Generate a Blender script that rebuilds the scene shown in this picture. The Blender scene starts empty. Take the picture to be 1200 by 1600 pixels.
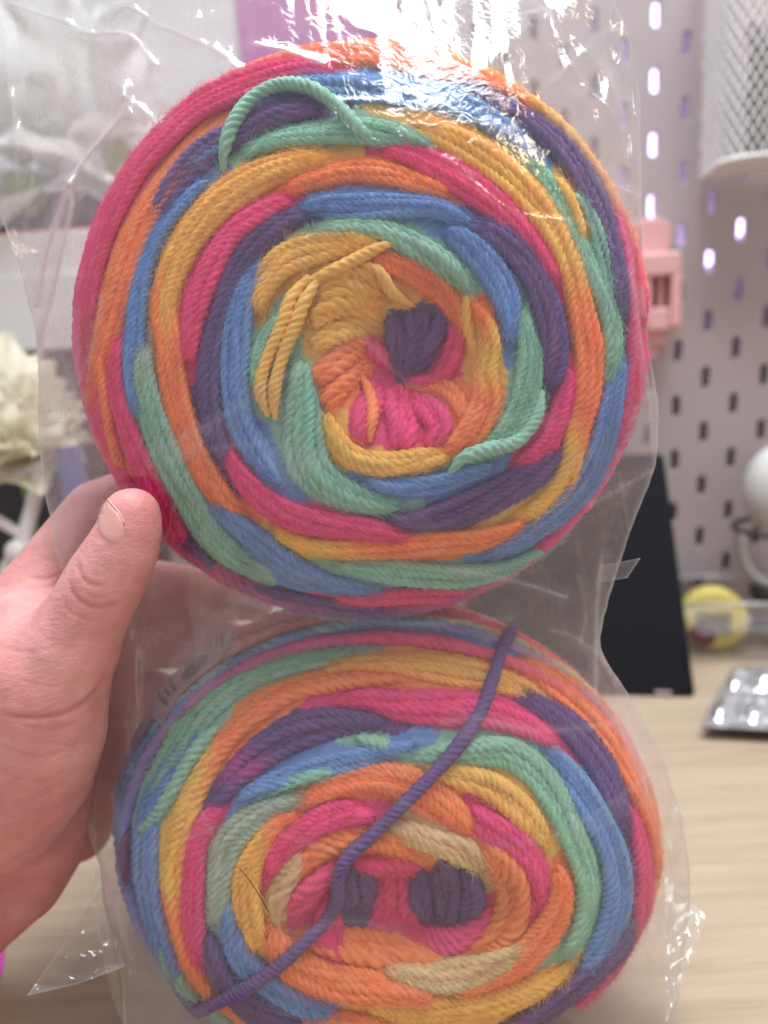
import bpy, math, random
import numpy as np
from mathutils import Vector, Matrix

# ------------------------------------------------------------------ camera
random.seed(7)
RNG = np.random.default_rng(7)
SC = bpy.context.scene
COL = SC.collection
FPX = 1105.0                                   # focal length in photo pixels (photo 1200 x 1600)
PITCH, ROLL = math.radians(12.0), math.radians(3.27)
CAM = np.array([0.0, 0.0, 217.0])              # everything is planned in millimetres, desk top at z = 0
FW = np.array([0.0, math.cos(PITCH), -math.sin(PITCH)])
_u0 = np.array([0.0, math.sin(PITCH), math.cos(PITCH)])
_x0 = np.array([1.0, 0.0, 0.0])
RT = _x0*math.cos(ROLL) - _u0*math.sin(ROLL)
UP = _u0*math.cos(ROLL) + _x0*math.sin(ROLL)
CM = np.stack([RT, UP, -FW], 1)                # camera frame -> world

cam_data = bpy.data.cameras.new('camera')
cam = bpy.data.objects.new('camera', cam_data)
COL.objects.link(cam)
cam.matrix_world = Matrix([[*CM[0], CAM[0]*.001], [*CM[1], CAM[1]*.001], [*CM[2], CAM[2]*.001], [0, 0, 0, 1]])
cam_data.sensor_fit = 'HORIZONTAL'
cam_data.sensor_width = 36.0
cam_data.lens = FPX/1200*36.0
cam_data.clip_start = 0.01
cam_data.clip_end = 50.0
cam_data.dof.use_dof = True
cam_data.dof.focus_distance = 0.188
cam_data.dof.aperture_fstop = 8.5
SC.camera = cam

# ------------------------------------------------------------------ light of the room
world = bpy.data.worlds.new('World')
SC.world = world
world.use_nodes = True
bg = world.node_tree.nodes['Background']
bg.inputs[0].default_value = (0.975, 0.94, 0.985, 1)
bg.inputs[1].default_value = 0.43

def area_lamp(name, pos, target, sx, sy, power, color):
    d = bpy.data.lights.new(name, 'AREA')
    d.shape = 'RECTANGLE'; d.size = sx; d.size_y = sy; d.energy = power; d.color = color
    o = bpy.data.objects.new(name, d); COL.objects.link(o)
    o.location = pos
    o.rotation_euler = (Vector(target)-Vector(pos)).to_track_quat('-Z', 'Y').to_euler()
    return o
area_lamp('overhead_light', (0.12, 0.26, 1.38), (0.06, 0.22, 0.25), 1.0, 0.5, 24.0, (0.87, 0.945, 1.0))  # overhead ceiling light, set where the leaning film pane mirrors it
area_lamp('room_lamp', (0.62, -0.10, 1.15), (0, 0.25, 0.25), 0.12, 0.12, 1.2, (1.0, 0.72, 0.42))

SC.view_settings.view_transform = 'Standard'
SC.view_settings.look = 'None'
SC.view_settings.exposure = 0.40
SC.view_settings.gamma = 1.0
SC.render.engine = 'CYCLES'
SC.cycles.use_denoising = True
SC.cycles.max_bounces = 10
SC.cycles.diffuse_bounces = 4
SC.cycles.transparent_max_bounces = 24
SC.cycles.caustics_reflective = False
SC.cycles.caustics_refractive = False
SC.cycles_curves.shape = 'RIBBONS'

# ------------------------------------------------------------------ helpers
def at(px, py, depth):
    """the point that stands at photo pixel (px, py), DEPTH mm in front of the lens plane"""
    px = np.asarray(px, float); py = np.asarray(py, float); depth = np.asarray(depth, float)
    a = (px-600)/FPX*depth; b = (800-py)/FPX*depth
    return CAM + FW*depth[..., None] + RT*a[..., None] + UP*b[..., None]
def ray(px, py):
    px = np.asarray(px, float); py = np.asarray(py, float)
    return FW + RT*((px-600)/FPX)[..., None] + UP*((800-py)/FPX)[..., None]
def on_desk(px, py, z=0.0):
    d = ray(px, py)
    return CAM + d*((z-CAM[2])/d[2])
def to_px(p):
    q = np.asarray(p, float) - CAM
    D = q@FW
    return 600+FPX*(q@RT)/D, 800-FPX*(q@UP)/D, D

ORIGIN = {}
def thing(name, label, cat, origin=(0, 0, 0), group=None):
    o = bpy.data.objects.new(name, None)
    o.empty_display_size = 0.01
    COL.objects.link(o)
    o.location = np.asarray(origin, float)*.001
    ORIGIN[o.name] = np.asarray(origin, float)
    o['label'] = label; o['category'] = cat
    if group: o['group'] = group
    return o
def tag(o, label, cat, group=None):
    o['label'] = label; o['category'] = cat
    if group: o['group'] = group
    return o
def raw_mesh(name, v, f, mat=None, smooth=True, attrs=None):
    """mesh data from vertices (mm) and faces; faces is an (n,4) array, or a list of tuples"""
    me = bpy.data.meshes.new(name)
    v = np.asarray(v, float)
    if isinstance(f, np.ndarray):
        n = f.shape[1]
        me.vertices.add(len(v)); me.vertices.foreach_set('co', (v*.001).astype(np.float32).ravel())
        me.loops.add(f.size); me.loops.foreach_set('vertex_index', f.astype(np.int32).ravel())
        me.polygons.add(len(f)); me.polygons.foreach_set('loop_start', np.arange(0, f.size, n, dtype=np.int32))
        me.update(calc_edges=True)
    else:
        me.from_pydata((v*.001).tolist(), [], f)
        me.update()
    if smooth:
        me.polygons.foreach_set('use_smooth', np.ones(len(me.polygons), dtype=bool))
    for k, a in (attrs or {}).items():
        a = np.asarray(a, np.float32)
        if a.ndim == 2:
            t = me.attributes.new(k, 'FLOAT_COLOR', 'POINT')
            t.data.foreach_set('color', np.concatenate([a, np.ones((len(a), 1), np.float32)], 1).ravel())
        else:
            t = me.attributes.new(k, 'FLOAT', 'POINT')
            t.data.foreach_set('value', a)
    if mat: me.materials.append(mat)
    return me
def obj(name, v, f, mat=None, parent=None, smooth=True, attrs=None, label=None, kind=None, bevel=0):
    v = np.asarray(v, float)
    base = ORIGIN.get(parent.name, np.zeros(3)) if parent else np.zeros(3)
    if parent is None:                          # a thing of one mesh: origin at its base
        base = np.array([v[:, 0].mean(), v[:, 1].mean(), v[:, 2].min()])
    me = raw_mesh(name, v-base, f, mat, smooth, attrs)
    o = bpy.data.objects.new(name, me)
    COL.objects.link(o)
    if parent: o.parent = parent
    else: o.location = base*.001
    ORIGIN[o.name] = base
    if label: o['label'] = label
    if kind: o['kind'] = kind
    if bevel:
        m = o.modifiers.new('bevel', 'BEVEL'); m.width = bevel*.001; m.segments = 3; m.limit_method = 'ANGLE'
        m.harden_normals = False
    return o
class Bag:
    """collects shapes into one mesh"""
    def __init__(s): s.v = []; s.f = []; s.n = 0
    def add(s, v, f):
        v = np.asarray(v, float)
        s.v.append(v); s.f += [tuple(int(i)+s.n for i in q) for q in f]; s.n += len(v)
        return s
    def get(s): return np.concatenate(s.v), s.f
def box(c, sx, sy, sz, M=None):
    """box centred on c; M: 3x3 of column axes"""
    k = np.array([[x, y, z] for x in (-.5, .5) for y in (-.5, .5) for z in (-.5, .5)])*[sx, sy, sz]
    if M is not None: k = k@np.asarray(M).T
    return k+np.asarray(c, float), [(0, 1, 3, 2), (4, 6, 7, 5), (0, 4, 5, 1), (2, 3, 7, 6), (0, 2, 6, 4), (1, 5, 7, 3)]
def frame_of(T, up):
    N = up - T*np.sum(up*T, -1, keepdims=True)
    l = np.linalg.norm(N, axis=-1, keepdims=True)
    N = N/np.maximum(l, 1e-9)
    return N, np.cross(T, N)
def tube(path, r, n=10, up=None, cap=True):
    p = np.asarray(path, float); m = len(p)
    T = np.gradient(p, axis=0); T /= np.linalg.norm(T, axis=1, keepdims=True)+1e-9
    if up is None:
        up = np.zeros_like(T)
        a = np.array([.31, .23, .92]); a = a-T[0]*(a@T[0])
        for i in range(m):
            a = a-T[i]*(a@T[i]); a /= np.linalg.norm(a)+1e-9; up[i] = a
    N, B = frame_of(T, np.broadcast_to(up, T.shape))
    th = np.arange(n)*2*np.pi/n
    r = np.broadcast_to(np.asarray(r, float), (m,))
    v = p[:, None]+r[:, None, None]*(np.cos(th)[None, :, None]*N[:, None]+np.sin(th)[None, :, None]*B[:, None])
    v = v.reshape(-1, 3)
    i = np.arange(m-1)[:, None]*n; j = np.arange(n)[None]; k = (j+1) % n
    f = np.stack([i+j, i+k, i+n+k, i+n+j], -1).reshape(-1, 4).tolist()
    if cap:
        f.append(list(range(n))[::-1]); f.append([(m-1)*n+q for q in range(n)])
    return v, f
def lathe(profile, c, axis, n=32, ref=(0, 0, 1)):
    a = np.asarray(axis, float); a /= np.linalg.norm(a)
    e = np.asarray(ref, float); e = e-a*(e@a)
    if np.linalg.norm(e) < 1e-3: e = np.array([1., 0, 0])-a*a[0]
    e /= np.linalg.norm(e); g = np.cross(a, e)
    pr = np.asarray(profile, float); m = len(pr)
    th = np.arange(n)*2*np.pi/n
    v = np.asarray(c)+pr[:, 1][:, None, None]*a+pr[:, 0][:, None, None]*(np.cos(th)[None, :, None]*e+np.sin(th)[None, :, None]*g)
    i = np.arange(m-1)[:, None]*n; j = np.arange(n)[None]; k = (j+1) % n
    return v.reshape(-1, 3), np.stack([i+j, i+k, i+n+k, i+n+j], -1).reshape(-1, 4).tolist()
def catmull(P, step):
    """dense Catmull-Rom through the rows of P (any columns), about STEP apart in the first two columns"""
    P = np.asarray(P, float)
    Q = np.vstack([2*P[0]-P[1], P, 2*P[-1]-P[-2]])
    out = []
    for i in range(1, len(Q)-2):
        a, b, c, d = Q[i-1], Q[i], Q[i+1], Q[i+2]
        n = max(2, int(np.linalg.norm((c-b)[:2])/step))
        t = np.arange(n)[:, None]/n
        out.append(.5*((2*b)+(c-a)*t+(2*a-5*b+4*c-d)*t**2+(-a+3*b-3*c+d)*t**3))
    out.append(P[-1:])
    return np.concatenate(out)

# ------------------------------------------------------------------ materials
def nodes(name):
    m = bpy.data.materials.new(name); m.use_nodes = True
    t = m.node_tree
    return m, t, t.nodes['Principled BSDF'], t.nodes['Material Output']
def N(t, kind, **kw):
    n = t.nodes.new(kind)
    for k, v in kw.items():
        if k in n.inputs: n.inputs[k].default_value = v
        else: setattr(n, k, v)
    return n
def plain(name, col, rough=.5, metal=0., noise=.06, scale=60., spec=.5, bump=.0, bscale=400., coat=0., sheen=0.):
    m, t, b, o = nodes(name)
    tc = N(t, 'ShaderNodeTexCoord')
    nz = N(t, 'ShaderNodeTexNoise'); nz.inputs['Scale'].default_value = scale; nz.inputs['Detail'].default_value = 4
    t.links.new(tc.outputs['Object'], nz.inputs['Vector'])
    mx = N(t, 'ShaderNodeMix', data_type='RGBA')
    c = np.array(col)
    mx.inputs[6].default_value = (*np.clip(c*(1-noise*2), 0, 1), 1); mx.inputs[7].default_value = (*np.clip(c*(1+noise*2), 0, 1), 1)
    t.links.new(nz.outputs['Fac'], mx.inputs[0]); t.links.new(mx.outputs[2], b.inputs['Base Color'])
    b.inputs['Roughness'].default_value = rough; b.inputs['Metallic'].default_value = metal
    b.inputs['Specular IOR Level'].default_value = spec
    b.inputs['Coat Weight'].default_value = coat
    b.inputs['Sheen Weight'].default_value = sheen
    if bump:
        n2 = N(t, 'ShaderNodeTexNoise'); n2.inputs['Scale'].default_value = bscale; n2.inputs['Detail'].default_value = 6
        t.links.new(tc.outputs['Object'], n2.inputs['Vector'])
        bp = N(t, 'ShaderNodeBump'); bp.inputs['Strength'].default_value = bump; bp.inputs['Distance'].default_value = .001
        t.links.new(n2.outputs['Fac'], bp.inputs['Height']); t.links.new(bp.outputs['Normal'], b.inputs['Normal'])
    return m
def glow(name, col, strength):
    m, t, b, o = nodes(name)
    b.inputs['Base Color'].default_value = (*col, 1)
    b.inputs['Emission Color'].default_value = (*col, 1); b.inputs['Emission Strength'].default_value = strength
    return m
def petal_mat(name, col):
    m = plain(name, col, .75, noise=.05)
    t = m.node_tree; b = t.nodes['Principled BSDF']; o = t.nodes['Material Output']
    tl = N(t, 'ShaderNodeBsdfTranslucent'); tl.inputs[0].default_value = (*col, 1)
    mx = N(t, 'ShaderNodeMixShader'); mx.inputs[0].default_value = .45
    t.links.new(b.outputs[0], mx.inputs[1]); t.links.new(tl.outputs[0], mx.inputs[2]); t.links.new(mx.outputs[0], o.inputs['Surface'])
    return m
def yarn_mat(name, fibre=False):
    m, t, b, o = nodes(name)
    at_ = N(t, 'ShaderNodeAttribute', attribute_name='dye')
    tc = N(t, 'ShaderNodeTexCoord')
    nz = N(t, 'ShaderNodeTexNoise'); nz.inputs['Scale'].default_value = 350; nz.inputs['Detail'].default_value = 3
    t.links.new(tc.outputs['Object'], nz.inputs['Vector'])
    hs = N(t, 'ShaderNodeHueSaturation')
    mr = N(t, 'ShaderNodeMapRange'); mr.inputs['To Min'].default_value = .78; mr.inputs['To Max'].default_value = 1.22
    t.links.new(nz.outputs['Fac'], mr.inputs['Value']); t.links.new(mr.outputs['Result'], hs.inputs['Value'])
    t.links.new(at_.outputs['Color'], hs.inputs['Color']); t.links.new(hs.outputs['Color'], b.inputs['Base Color'])
    b.inputs['Roughness'].default_value = .85; b.inputs['Specular IOR Level'].default_value = .12
    b.inputs['Sheen Weight'].default_value = .35; b.inputs['Sheen Roughness'].default_value = .5
    t.links.new(hs.outputs['Color'], b.inputs['Sheen Tint'])
    if not fibre:
        n2 = N(t, 'ShaderNodeTexNoise'); n2.inputs['Scale'].default_value = 2600; n2.inputs['Detail'].default_value = 3
        t.links.new(tc.outputs['Object'], n2.inputs['Vector'])
        bp = N(t, 'ShaderNodeBump'); bp.inputs['Strength'].default_value = .55; bp.inputs['Distance'].default_value = .0004
        t.links.new(n2.outputs['Fac'], bp.inputs['Height']); t.links.new(bp.outputs['Normal'], b.inputs['Normal'])
    return m
def film_mat():
    m, t, b, o = nodes('clear_film')
    t.nodes.remove(b)
    at_ = N(t, 'ShaderNodeAttribute', attribute_name='haze')
    tc = N(t, 'ShaderNodeTexCoord')
    nz = N(t, 'ShaderNodeTexNoise'); nz.inputs['Scale'].default_value = 45; nz.inputs['Detail'].default_value = 5
    t.links.new(tc.outputs['Object'], nz.inputs['Vector'])
    mr = N(t, 'ShaderNodeMapRange'); mr.inputs['From Min'].default_value = .3; mr.inputs['From Max'].default_value = .7
    mr.inputs['To Min'].default_value = .75; mr.inputs['To Max'].default_value = 1.25
    t.links.new(nz.outputs['Fac'], mr.inputs['Value'])
    mu = N(t, 'ShaderNodeMath', operation='MULTIPLY')
    t.links.new(at_.outputs['Fac'], mu.inputs[0]); t.links.new(mr.outputs['Result'], mu.inputs[1])
    tr = N(t, 'ShaderNodeBsdfTransparent'); tr.inputs[0].default_value = (.985, .985, .985, 1)
    df = N(t, 'ShaderNodeBsdfDiffuse'); df.inputs[0].default_value = (.86, .86, .88, 1)
    tl = N(t, 'ShaderNodeBsdfTranslucent'); tl.inputs[0].default_value = (.86, .86, .88, 1)
    m1 = N(t, 'ShaderNodeMixShader'); m1.inputs[0].default_value = .5
    t.links.new(df.outputs[0], m1.inputs[1]); t.links.new(tl.outputs[0], m1.inputs[2])
    m2 = N(t, 'ShaderNodeMixShader')
    t.links.new(mu.outputs[0], m2.inputs[0]); t.links.new(tr.outputs[0], m2.inputs[1]); t.links.new(m1.outputs[0], m2.inputs[2])
    # fine crinkle relief in the gloss
    n2 = N(t, 'ShaderNodeTexNoise'); n2.inputs['Scale'].default_value = 260; n2.inputs['Detail'].default_value = 4; n2.inputs['Distortion'].default_value = 1.2
    t.links.new(tc.outputs['Object'], n2.inputs['Vector'])
    bp = N(t, 'ShaderNodeBump'); bp.inputs['Strength'].default_value = .35; bp.inputs['Distance'].default_value = .0006
    t.links.new(n2.outputs['Fac'], bp.inputs['Height'])
    gl = N(t, 'ShaderNodeBsdfGlossy'); gl.inputs['Roughness'].default_value = .07
    t.links.new(bp.outputs['Normal'], gl.inputs['Normal'])
    lw = N(t, 'ShaderNodeLayerWeight'); lw.inputs['Blend'].default_value = .5
    t.links.new(bp.outputs['Normal'], lw.inputs['Normal'])
    pw = N(t, 'ShaderNodeMath', operation='POWER'); pw.inputs[1].default_value = 4.0
    t.links.new(lw.outputs['Facing'], pw.inputs[0])
    ma = N(t, 'ShaderNodeMath', operation='MULTIPLY_ADD'); ma.inputs[1].default_value = .55; ma.inputs[2].default_value = .06
    t.links.new(pw.outputs[0], ma.inputs[0])
    m3 = N(t, 'ShaderNodeMixShader')
    t.links.new(ma.outputs[0], m3.inputs[0]); t.links.new(m2.outputs[0], m3.inputs[1]); t.links.new(gl.outputs[0], m3.inputs[2])
    t.links.new(m3.outputs[0], o.inputs['Surface'])
    return m
def wood_mat():
    m, t, b, o = nodes('pale_oak')
    tc = N(t, 'ShaderNodeTexCoord'); mp = N(t, 'ShaderNodeMapping')
    mp.inputs['Scale'].default_value = (6, 90, 30)
    t.links.new(tc.outputs['Object'], mp.inputs['Vector'])
    nz = N(t, 'ShaderNodeTexNoise'); nz.inputs['Scale'].default_value = 1.4; nz.inputs['Detail'].default_value = 7; nz.inputs['Roughness'].default_value = .62
    t.links.new(mp.outputs[0], nz.inputs['Vector'])
    cr = N(t, 'ShaderNodeValToRGB')
    e = cr.color_ramp.elements
    e[0].position = .28; e[0].color = (.36, .26, .18, 1)
    e[1].position = .72; e[1].color = (.48, .375, .275, 1)
    q = e.new(.5); q.color = (.43, .33, .235, 1)
    t.links.new(nz.outputs['Fac'], cr.inputs[0])
    n3 = N(t, 'ShaderNodeTexNoise'); n3.inputs['Scale'].default_value = 5; n3.inputs['Detail'].default_value = 2
    mp2 = N(t, 'ShaderNodeMapping'); mp2.inputs['Scale'].default_value = (12, 260, 30)
    t.links.new(tc.outputs['Object'], mp2.inputs['Vector']); t.links.new(mp2.outputs[0], n3.inputs['Vector'])
    lt = N(t, 'ShaderNodeMapRange'); lt.inputs['From Min'].default_value = .60; lt.inputs['From Max'].default_value = .72
    lt.inputs['To Min'].default_value = 0; lt.inputs['To Max'].default_value = .25
    t.links.new(n3.outputs['Fac'], lt.inputs['Value'])
    mx = N(t, 'ShaderNodeMix', data_type='RGBA'); mx.inputs[7].default_value = (.25, .165, .10, 1)
    t.links.new(lt.outputs[0], mx.inputs[0]); t.links.new(cr.outputs[0], mx.inputs[6])
    t.links.new(mx.outputs[2], b.inputs['Base Color'])
    b.inputs['Roughness'].default_value = .5; b.inputs['Specular IOR Level'].default_value = .3
    bp = N(t, 'ShaderNodeBump'); bp.inputs['Strength'].default_value = .15; bp.inputs['Distance'].default_value = .0005
    t.links.new(nz.outputs['Fac'], bp.inputs['Height']); t.links.new(bp.outputs[0], b.inputs['Normal'])
    return m
def skin_mat():
    m, t, b, o = nodes('skin')
    tc = N(t, 'ShaderNodeTexCoord')
    n1 = N(t, 'ShaderNodeTexNoise'); n1.inputs['Scale'].default_value = 55; n1.inputs['Detail'].default_value = 5
    t.links.new(tc.outputs['Object'], n1.inputs['Vector'])
    cr = N(t, 'ShaderNodeValToRGB'); e = cr.color_ramp.elements
    e[0].position = .3; e[0].color = (.64, .26, .255, 1); e[1].position = .7; e[1].color = (.72, .36, .34, 1)
    t.links.new(n1.outputs['Fac'], cr.inputs[0])
    nb = N(t, 'ShaderNodeTexNoise'); nb.inputs['Scale'].default_value = 210; nb.inputs['Detail'].default_value = 4
    t.links.new(tc.outputs['Object'], nb.inputs['Vector'])
    ov = N(t, 'ShaderNodeMapRange'); ov.inputs['From Min'].default_value = .35; ov.inputs['From Max'].default_value = .65; ov.inputs['To Min'].default_value = .92; ov.inputs['To Max'].default_value = 1.07
    t.links.new(nb.outputs['Fac'], ov.inputs['Value'])
    hv_ = N(t, 'ShaderNodeHueSaturation'); t.links.new(ov.outputs[0], hv_.inputs['Value']); t.links.new(cr.outputs[0], hv_.inputs['Color'])
    at_ = N(t, 'ShaderNodeAttribute', attribute_name='flush_shade')      # redder finger pads and creases, plus painted shade low on the hand
    mx = N(t, 'ShaderNodeMix', data_type='RGBA'); mx.inputs[7].default_value = (.50, .14, .14, 1)
    t.links.new(at_.outputs['Fac'], mx.inputs[0]); t.links.new(hv_.outputs[0], mx.inputs[6])
    t.links.new(mx.outputs[2], b.inputs['Base Color'])
    b.inputs['Subsurface Weight'].default_value = .25; b.inputs['Subsurface Radius'].default_value = (1, .35, .2); b.inputs['Subsurface Scale'].default_value = .003
    b.inputs['Roughness'].default_value = .55; b.inputs['Specular IOR Level'].default_value = .35
    mp = N(t, 'ShaderNodeMapping'); mp.inputs['Scale'].default_value = (1, 1, 2.2); mp.inputs['Rotation'].default_value = (0, .5, 0)
    t.links.new(tc.outputs['Object'], mp.inputs['Vector'])
    vo = N(t, 'ShaderNodeTexVoronoi', feature='DISTANCE_TO_EDGE'); vo.inputs['Scale'].default_value = 900
    t.links.new(mp.outputs[0], vo.inputs['Vector'])
    n2 = N(t, 'ShaderNodeTexNoise'); n2.inputs['Scale'].default_value = 420; n2.inputs['Detail'].default_value = 5
    t.links.new(mp.outputs[0], n2.inputs['Vector'])
    ad = N(t, 'ShaderNodeMath', operation='MULTIPLY_ADD'); ad.inputs[1].default_value = .35
    t.links.new(vo.outputs['Distance'], ad.inputs[0]); t.links.new(n2.outputs['Fac'], ad.inputs[2])
    bp = N(t, 'ShaderNodeBump'); bp.inputs['Strength'].default_value = .5; bp.inputs['Distance'].default_value = .0005
    t.links.new(ad.outputs[0], bp.inputs['Height']); t.links.new(bp.outputs[0], b.inputs['Normal'])
    return m

M = dict(

    desk=wood_mat(), skin=skin_mat(), film=film_mat(), yarn=yarn_mat('yarn'), fibre=yarn_mat('fibre', True),
    wall=plain('wall_paint', (.62, .62, .63), .7, noise=.03, scale=8),
    board=plain('white_board', (.44, .378, .392), .5, noise=.02, scale=20),
    wire=plain('white_wire', (.78, .76, .75), .4), pale=plain('nail_tip', (.72, .42, .38), .4), pink=plain('pink_plastic', (.72, .40, .41), .4, noise=.02),
    black=plain('black_case', (.009, .009, .012), .7, bump=.1, spec=.15), dark=plain('dark_plastic', (.02, .02, .024), .6),
    red=plain('dark_red_cover', (.16, .03, .035), .6), white=plain('white_lacquer', (.72, .71, .71), .4, noise=.02),
    cream=petal_mat('cream_petal', (.90, .87, .74)), leaf=plain('leaf', (.30, .38, .13), .6),
    bloom=petal_mat('white_petal', (.90, .90, .88)),
    mauve=plain('mauve_paper', (.40, .12, .34), .7), magenta=plain('magenta_paper', (.62, .07, .42), .6),
    blue=plain('blue_plastic', (.10, .14, .36), .4), silver=plain('silver_plastic', (.80, .81, .84), .2, metal=.85, noise=.05, bump=.4, bscale=160),
    yellow=plain('yellow_plastic', (.60, .48, .12), .5), nail=plain('nail', (.70, .34, .31), .22, noise=.04, spec=.5, coat=.4),
    paper=plain('label_paper', (.40, .31, .35), .6, noise=.02), ink=plain('ink', (.14, .12, .13), .6), green=plain('green_ink', (.02, .11, .085), .5),
    led=glow('led', (.72, .56, 1.0), 3.2), hair=plain('hair', (.03, .02, .015), .4), grey=plain('grey_plastic', (.40, .39, .38), .4),
    plush=plain('white_plush', (.62, .60, .58), .9, bump=.6, bscale=500),
)
# ------------------------------------------------------------------ the place: desk, wall, pegboard
YAW = math.radians(-7.75)
EX = np.array([math.cos(YAW), math.sin(YAW), 0]); EN = np.array([math.sin(YAW), -math.cos(YAW), 0]); EZ = np.array([0, 0, 1.])
BO = np.array([199.6, 526.0, 175.7+CAM[2]])     # one slot of the board
BM = np.stack([EX, EN, EZ], 1)
def bd(x, z, out): return BO+EX*x+EZ*z+EN*out
def px_board(px, py, out=0.):
    d = ray(px, py)
    t = ((BO+EN*out-CAM)@EN)/(d@EN)
    q = CAM+d*t-BO
    return q@EX, q@EZ
def slab(name, pts, thick, nrm, mat, parent=None, radius=6, bevel=.6, **kw):
    """a plate with rounded corners: four corner points, extruded by THICK along NRM"""
    P = np.asarray(pts, float); out = []
    for i in range(4):
        a, b, c = P[i-1], P[i], P[(i+1) % 4]
        u, w = (a-b)/np.linalg.norm(a-b), (c-b)/np.linalg.norm(c-b)
        if radius <= 0: out.append(b); continue
        for t in np.linspace(0, 1, 7):
            out.append(b+u*radius*(1-t)**2+w*radius*t**2)
    out = np.array(out); n = len(out); nrm = np.asarray(nrm, float)
    v = np.concatenate([out, out+nrm*thick])
    f = [list(range(n))[::-1], [n+i for i in range(n)]]+[(i, (i+1) % n, n+(i+1) % n, n+i) for i in range(n)]
    return obj(name, v, f, mat, parent, smooth=False, bevel=bevel, **kw)

g = np.array([[-1400, -500, 0], [1400, -500, 0], [1400, 590, 0], [-1400, 590, 0]], float)
desk = thing('desk', 'pale oak desk with fine streaky grain under the bag', 'desk')
v, f = box((0, 80, -12), 1800, 1060, 24)
obj('desk_top', v, f, M['desk'], desk, smooth=False, bevel=1.5)
for sx in (-840, 840):
    for sy in (-400, 560):
        v, f = box((sx, sy, -384), 50, 50, 720)
        obj('leg', v, f, M['white'], desk, smooth=False)
wl = [bd(-1300, 1200, -30), bd(900, 1200, -30), bd(900, -1100, -30), bd(-1300, -1100, -30)]
w_ = obj('wall', np.array(wl+[p-EN*40 for p in wl]), [(0, 1, 2, 3), (4, 7, 6, 5), (0, 4, 5, 1), (1, 5, 6, 2), (2, 6, 7, 3), (3, 7, 4, 0)], M['wall'], smooth=False, kind='structure')
fl = np.array([[-2500, -2500, -745], [2500, -2500, -745], [2500, 900, -745], [-2500, 900, -745]], float)
obj('floor', fl, [(0, 1, 2, 3)], M['wall'], smooth=False, kind='structure')

def pegboard():
    t = thing('pegboard', 'off-white pegboard with rows of upright slots behind the bag', 'pegboard', bd(0, -384, 0))
    b = Bag(); n = 16
    k = np.arange(n); a = k*2*np.pi/n
    sq = np.stack([np.cos(a), np.sin(a)], 1); sq = sq/np.abs(sq).max(1, keepdims=True)*10
    def stad(r, h): return np.stack([r*np.cos(a), np.sign(np.round(np.sin(a), 6))*(h-r)+r*np.sin(a)], 1)
    s0, s1 = stad(3.3, 8.3), stad(2.6, 7.6)
    rings = [(sq, 0.), (s0, 0.), (s0*.94, -.35), (s1, -1.0), (s1, -4.6), (sq, -4.6)]
    for i in range(-8, 10):
        for j in range(-9, 20):
            cx, cz = 20*i, -20*j
            if (i+j) % 2 == 0:
                v = np.concatenate([bd(0, 0, 0)+np.outer(r[:, 0]+cx, EX)+np.outer(r[:, 1]+cz, EZ)+EN*o for r, o in rings])
                f = [(m*n+q, m*n+(q+1) % n, (m+1)*n+(q+1) % n, (m+1)*n+q) for m in range(len(rings)-1) for q in range(n)]
            else:
                v = np.array([bd(cx+x, cz+z, o) for o in (0, -4.6) for x, z in ((-10, -10), (10, -10), (10, 10), (-10, 10))])
                f = [(0, 1, 2, 3), (7, 6, 5, 4)]
            b.add(v, f)
    v, f = b.get()
    obj('slotted_panel', v, f, M['board'], t, smooth=False)
    x0, x1, z0, z1 = -170, 190, -390, 190
    for a0, a1, c0, c1 in ((x0-1.5, x0, z0, z1), (x1, x1+1.5, z0, z1), (x0, x1, z1, z1+1.5)):
        v, f = box(bd((a0+a1)/2, (c0+c1)/2, -2.3), a1-a0, 5, c1-c0, BM)
        obj('edge_strip', v, f, M['board'], t, smooth=False)
pegboard()
led = catmull(np.array([(0, 175), (0, 60), (0, -40), (-1, -84), (8, -110), (24, -119), (40, -118), (58, -102), (74, -86)], float), 3)
v, f = tube(bd(0, 0, 0)+np.outer(led[:, 0], EX)+np.outer(led[:, 1], EZ)-EN*14, 4.2, 8)
tag(obj('led_strip', v, f, M['led']), 'glowing violet light strip behind the slots of the white board', 'light strip')

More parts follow.
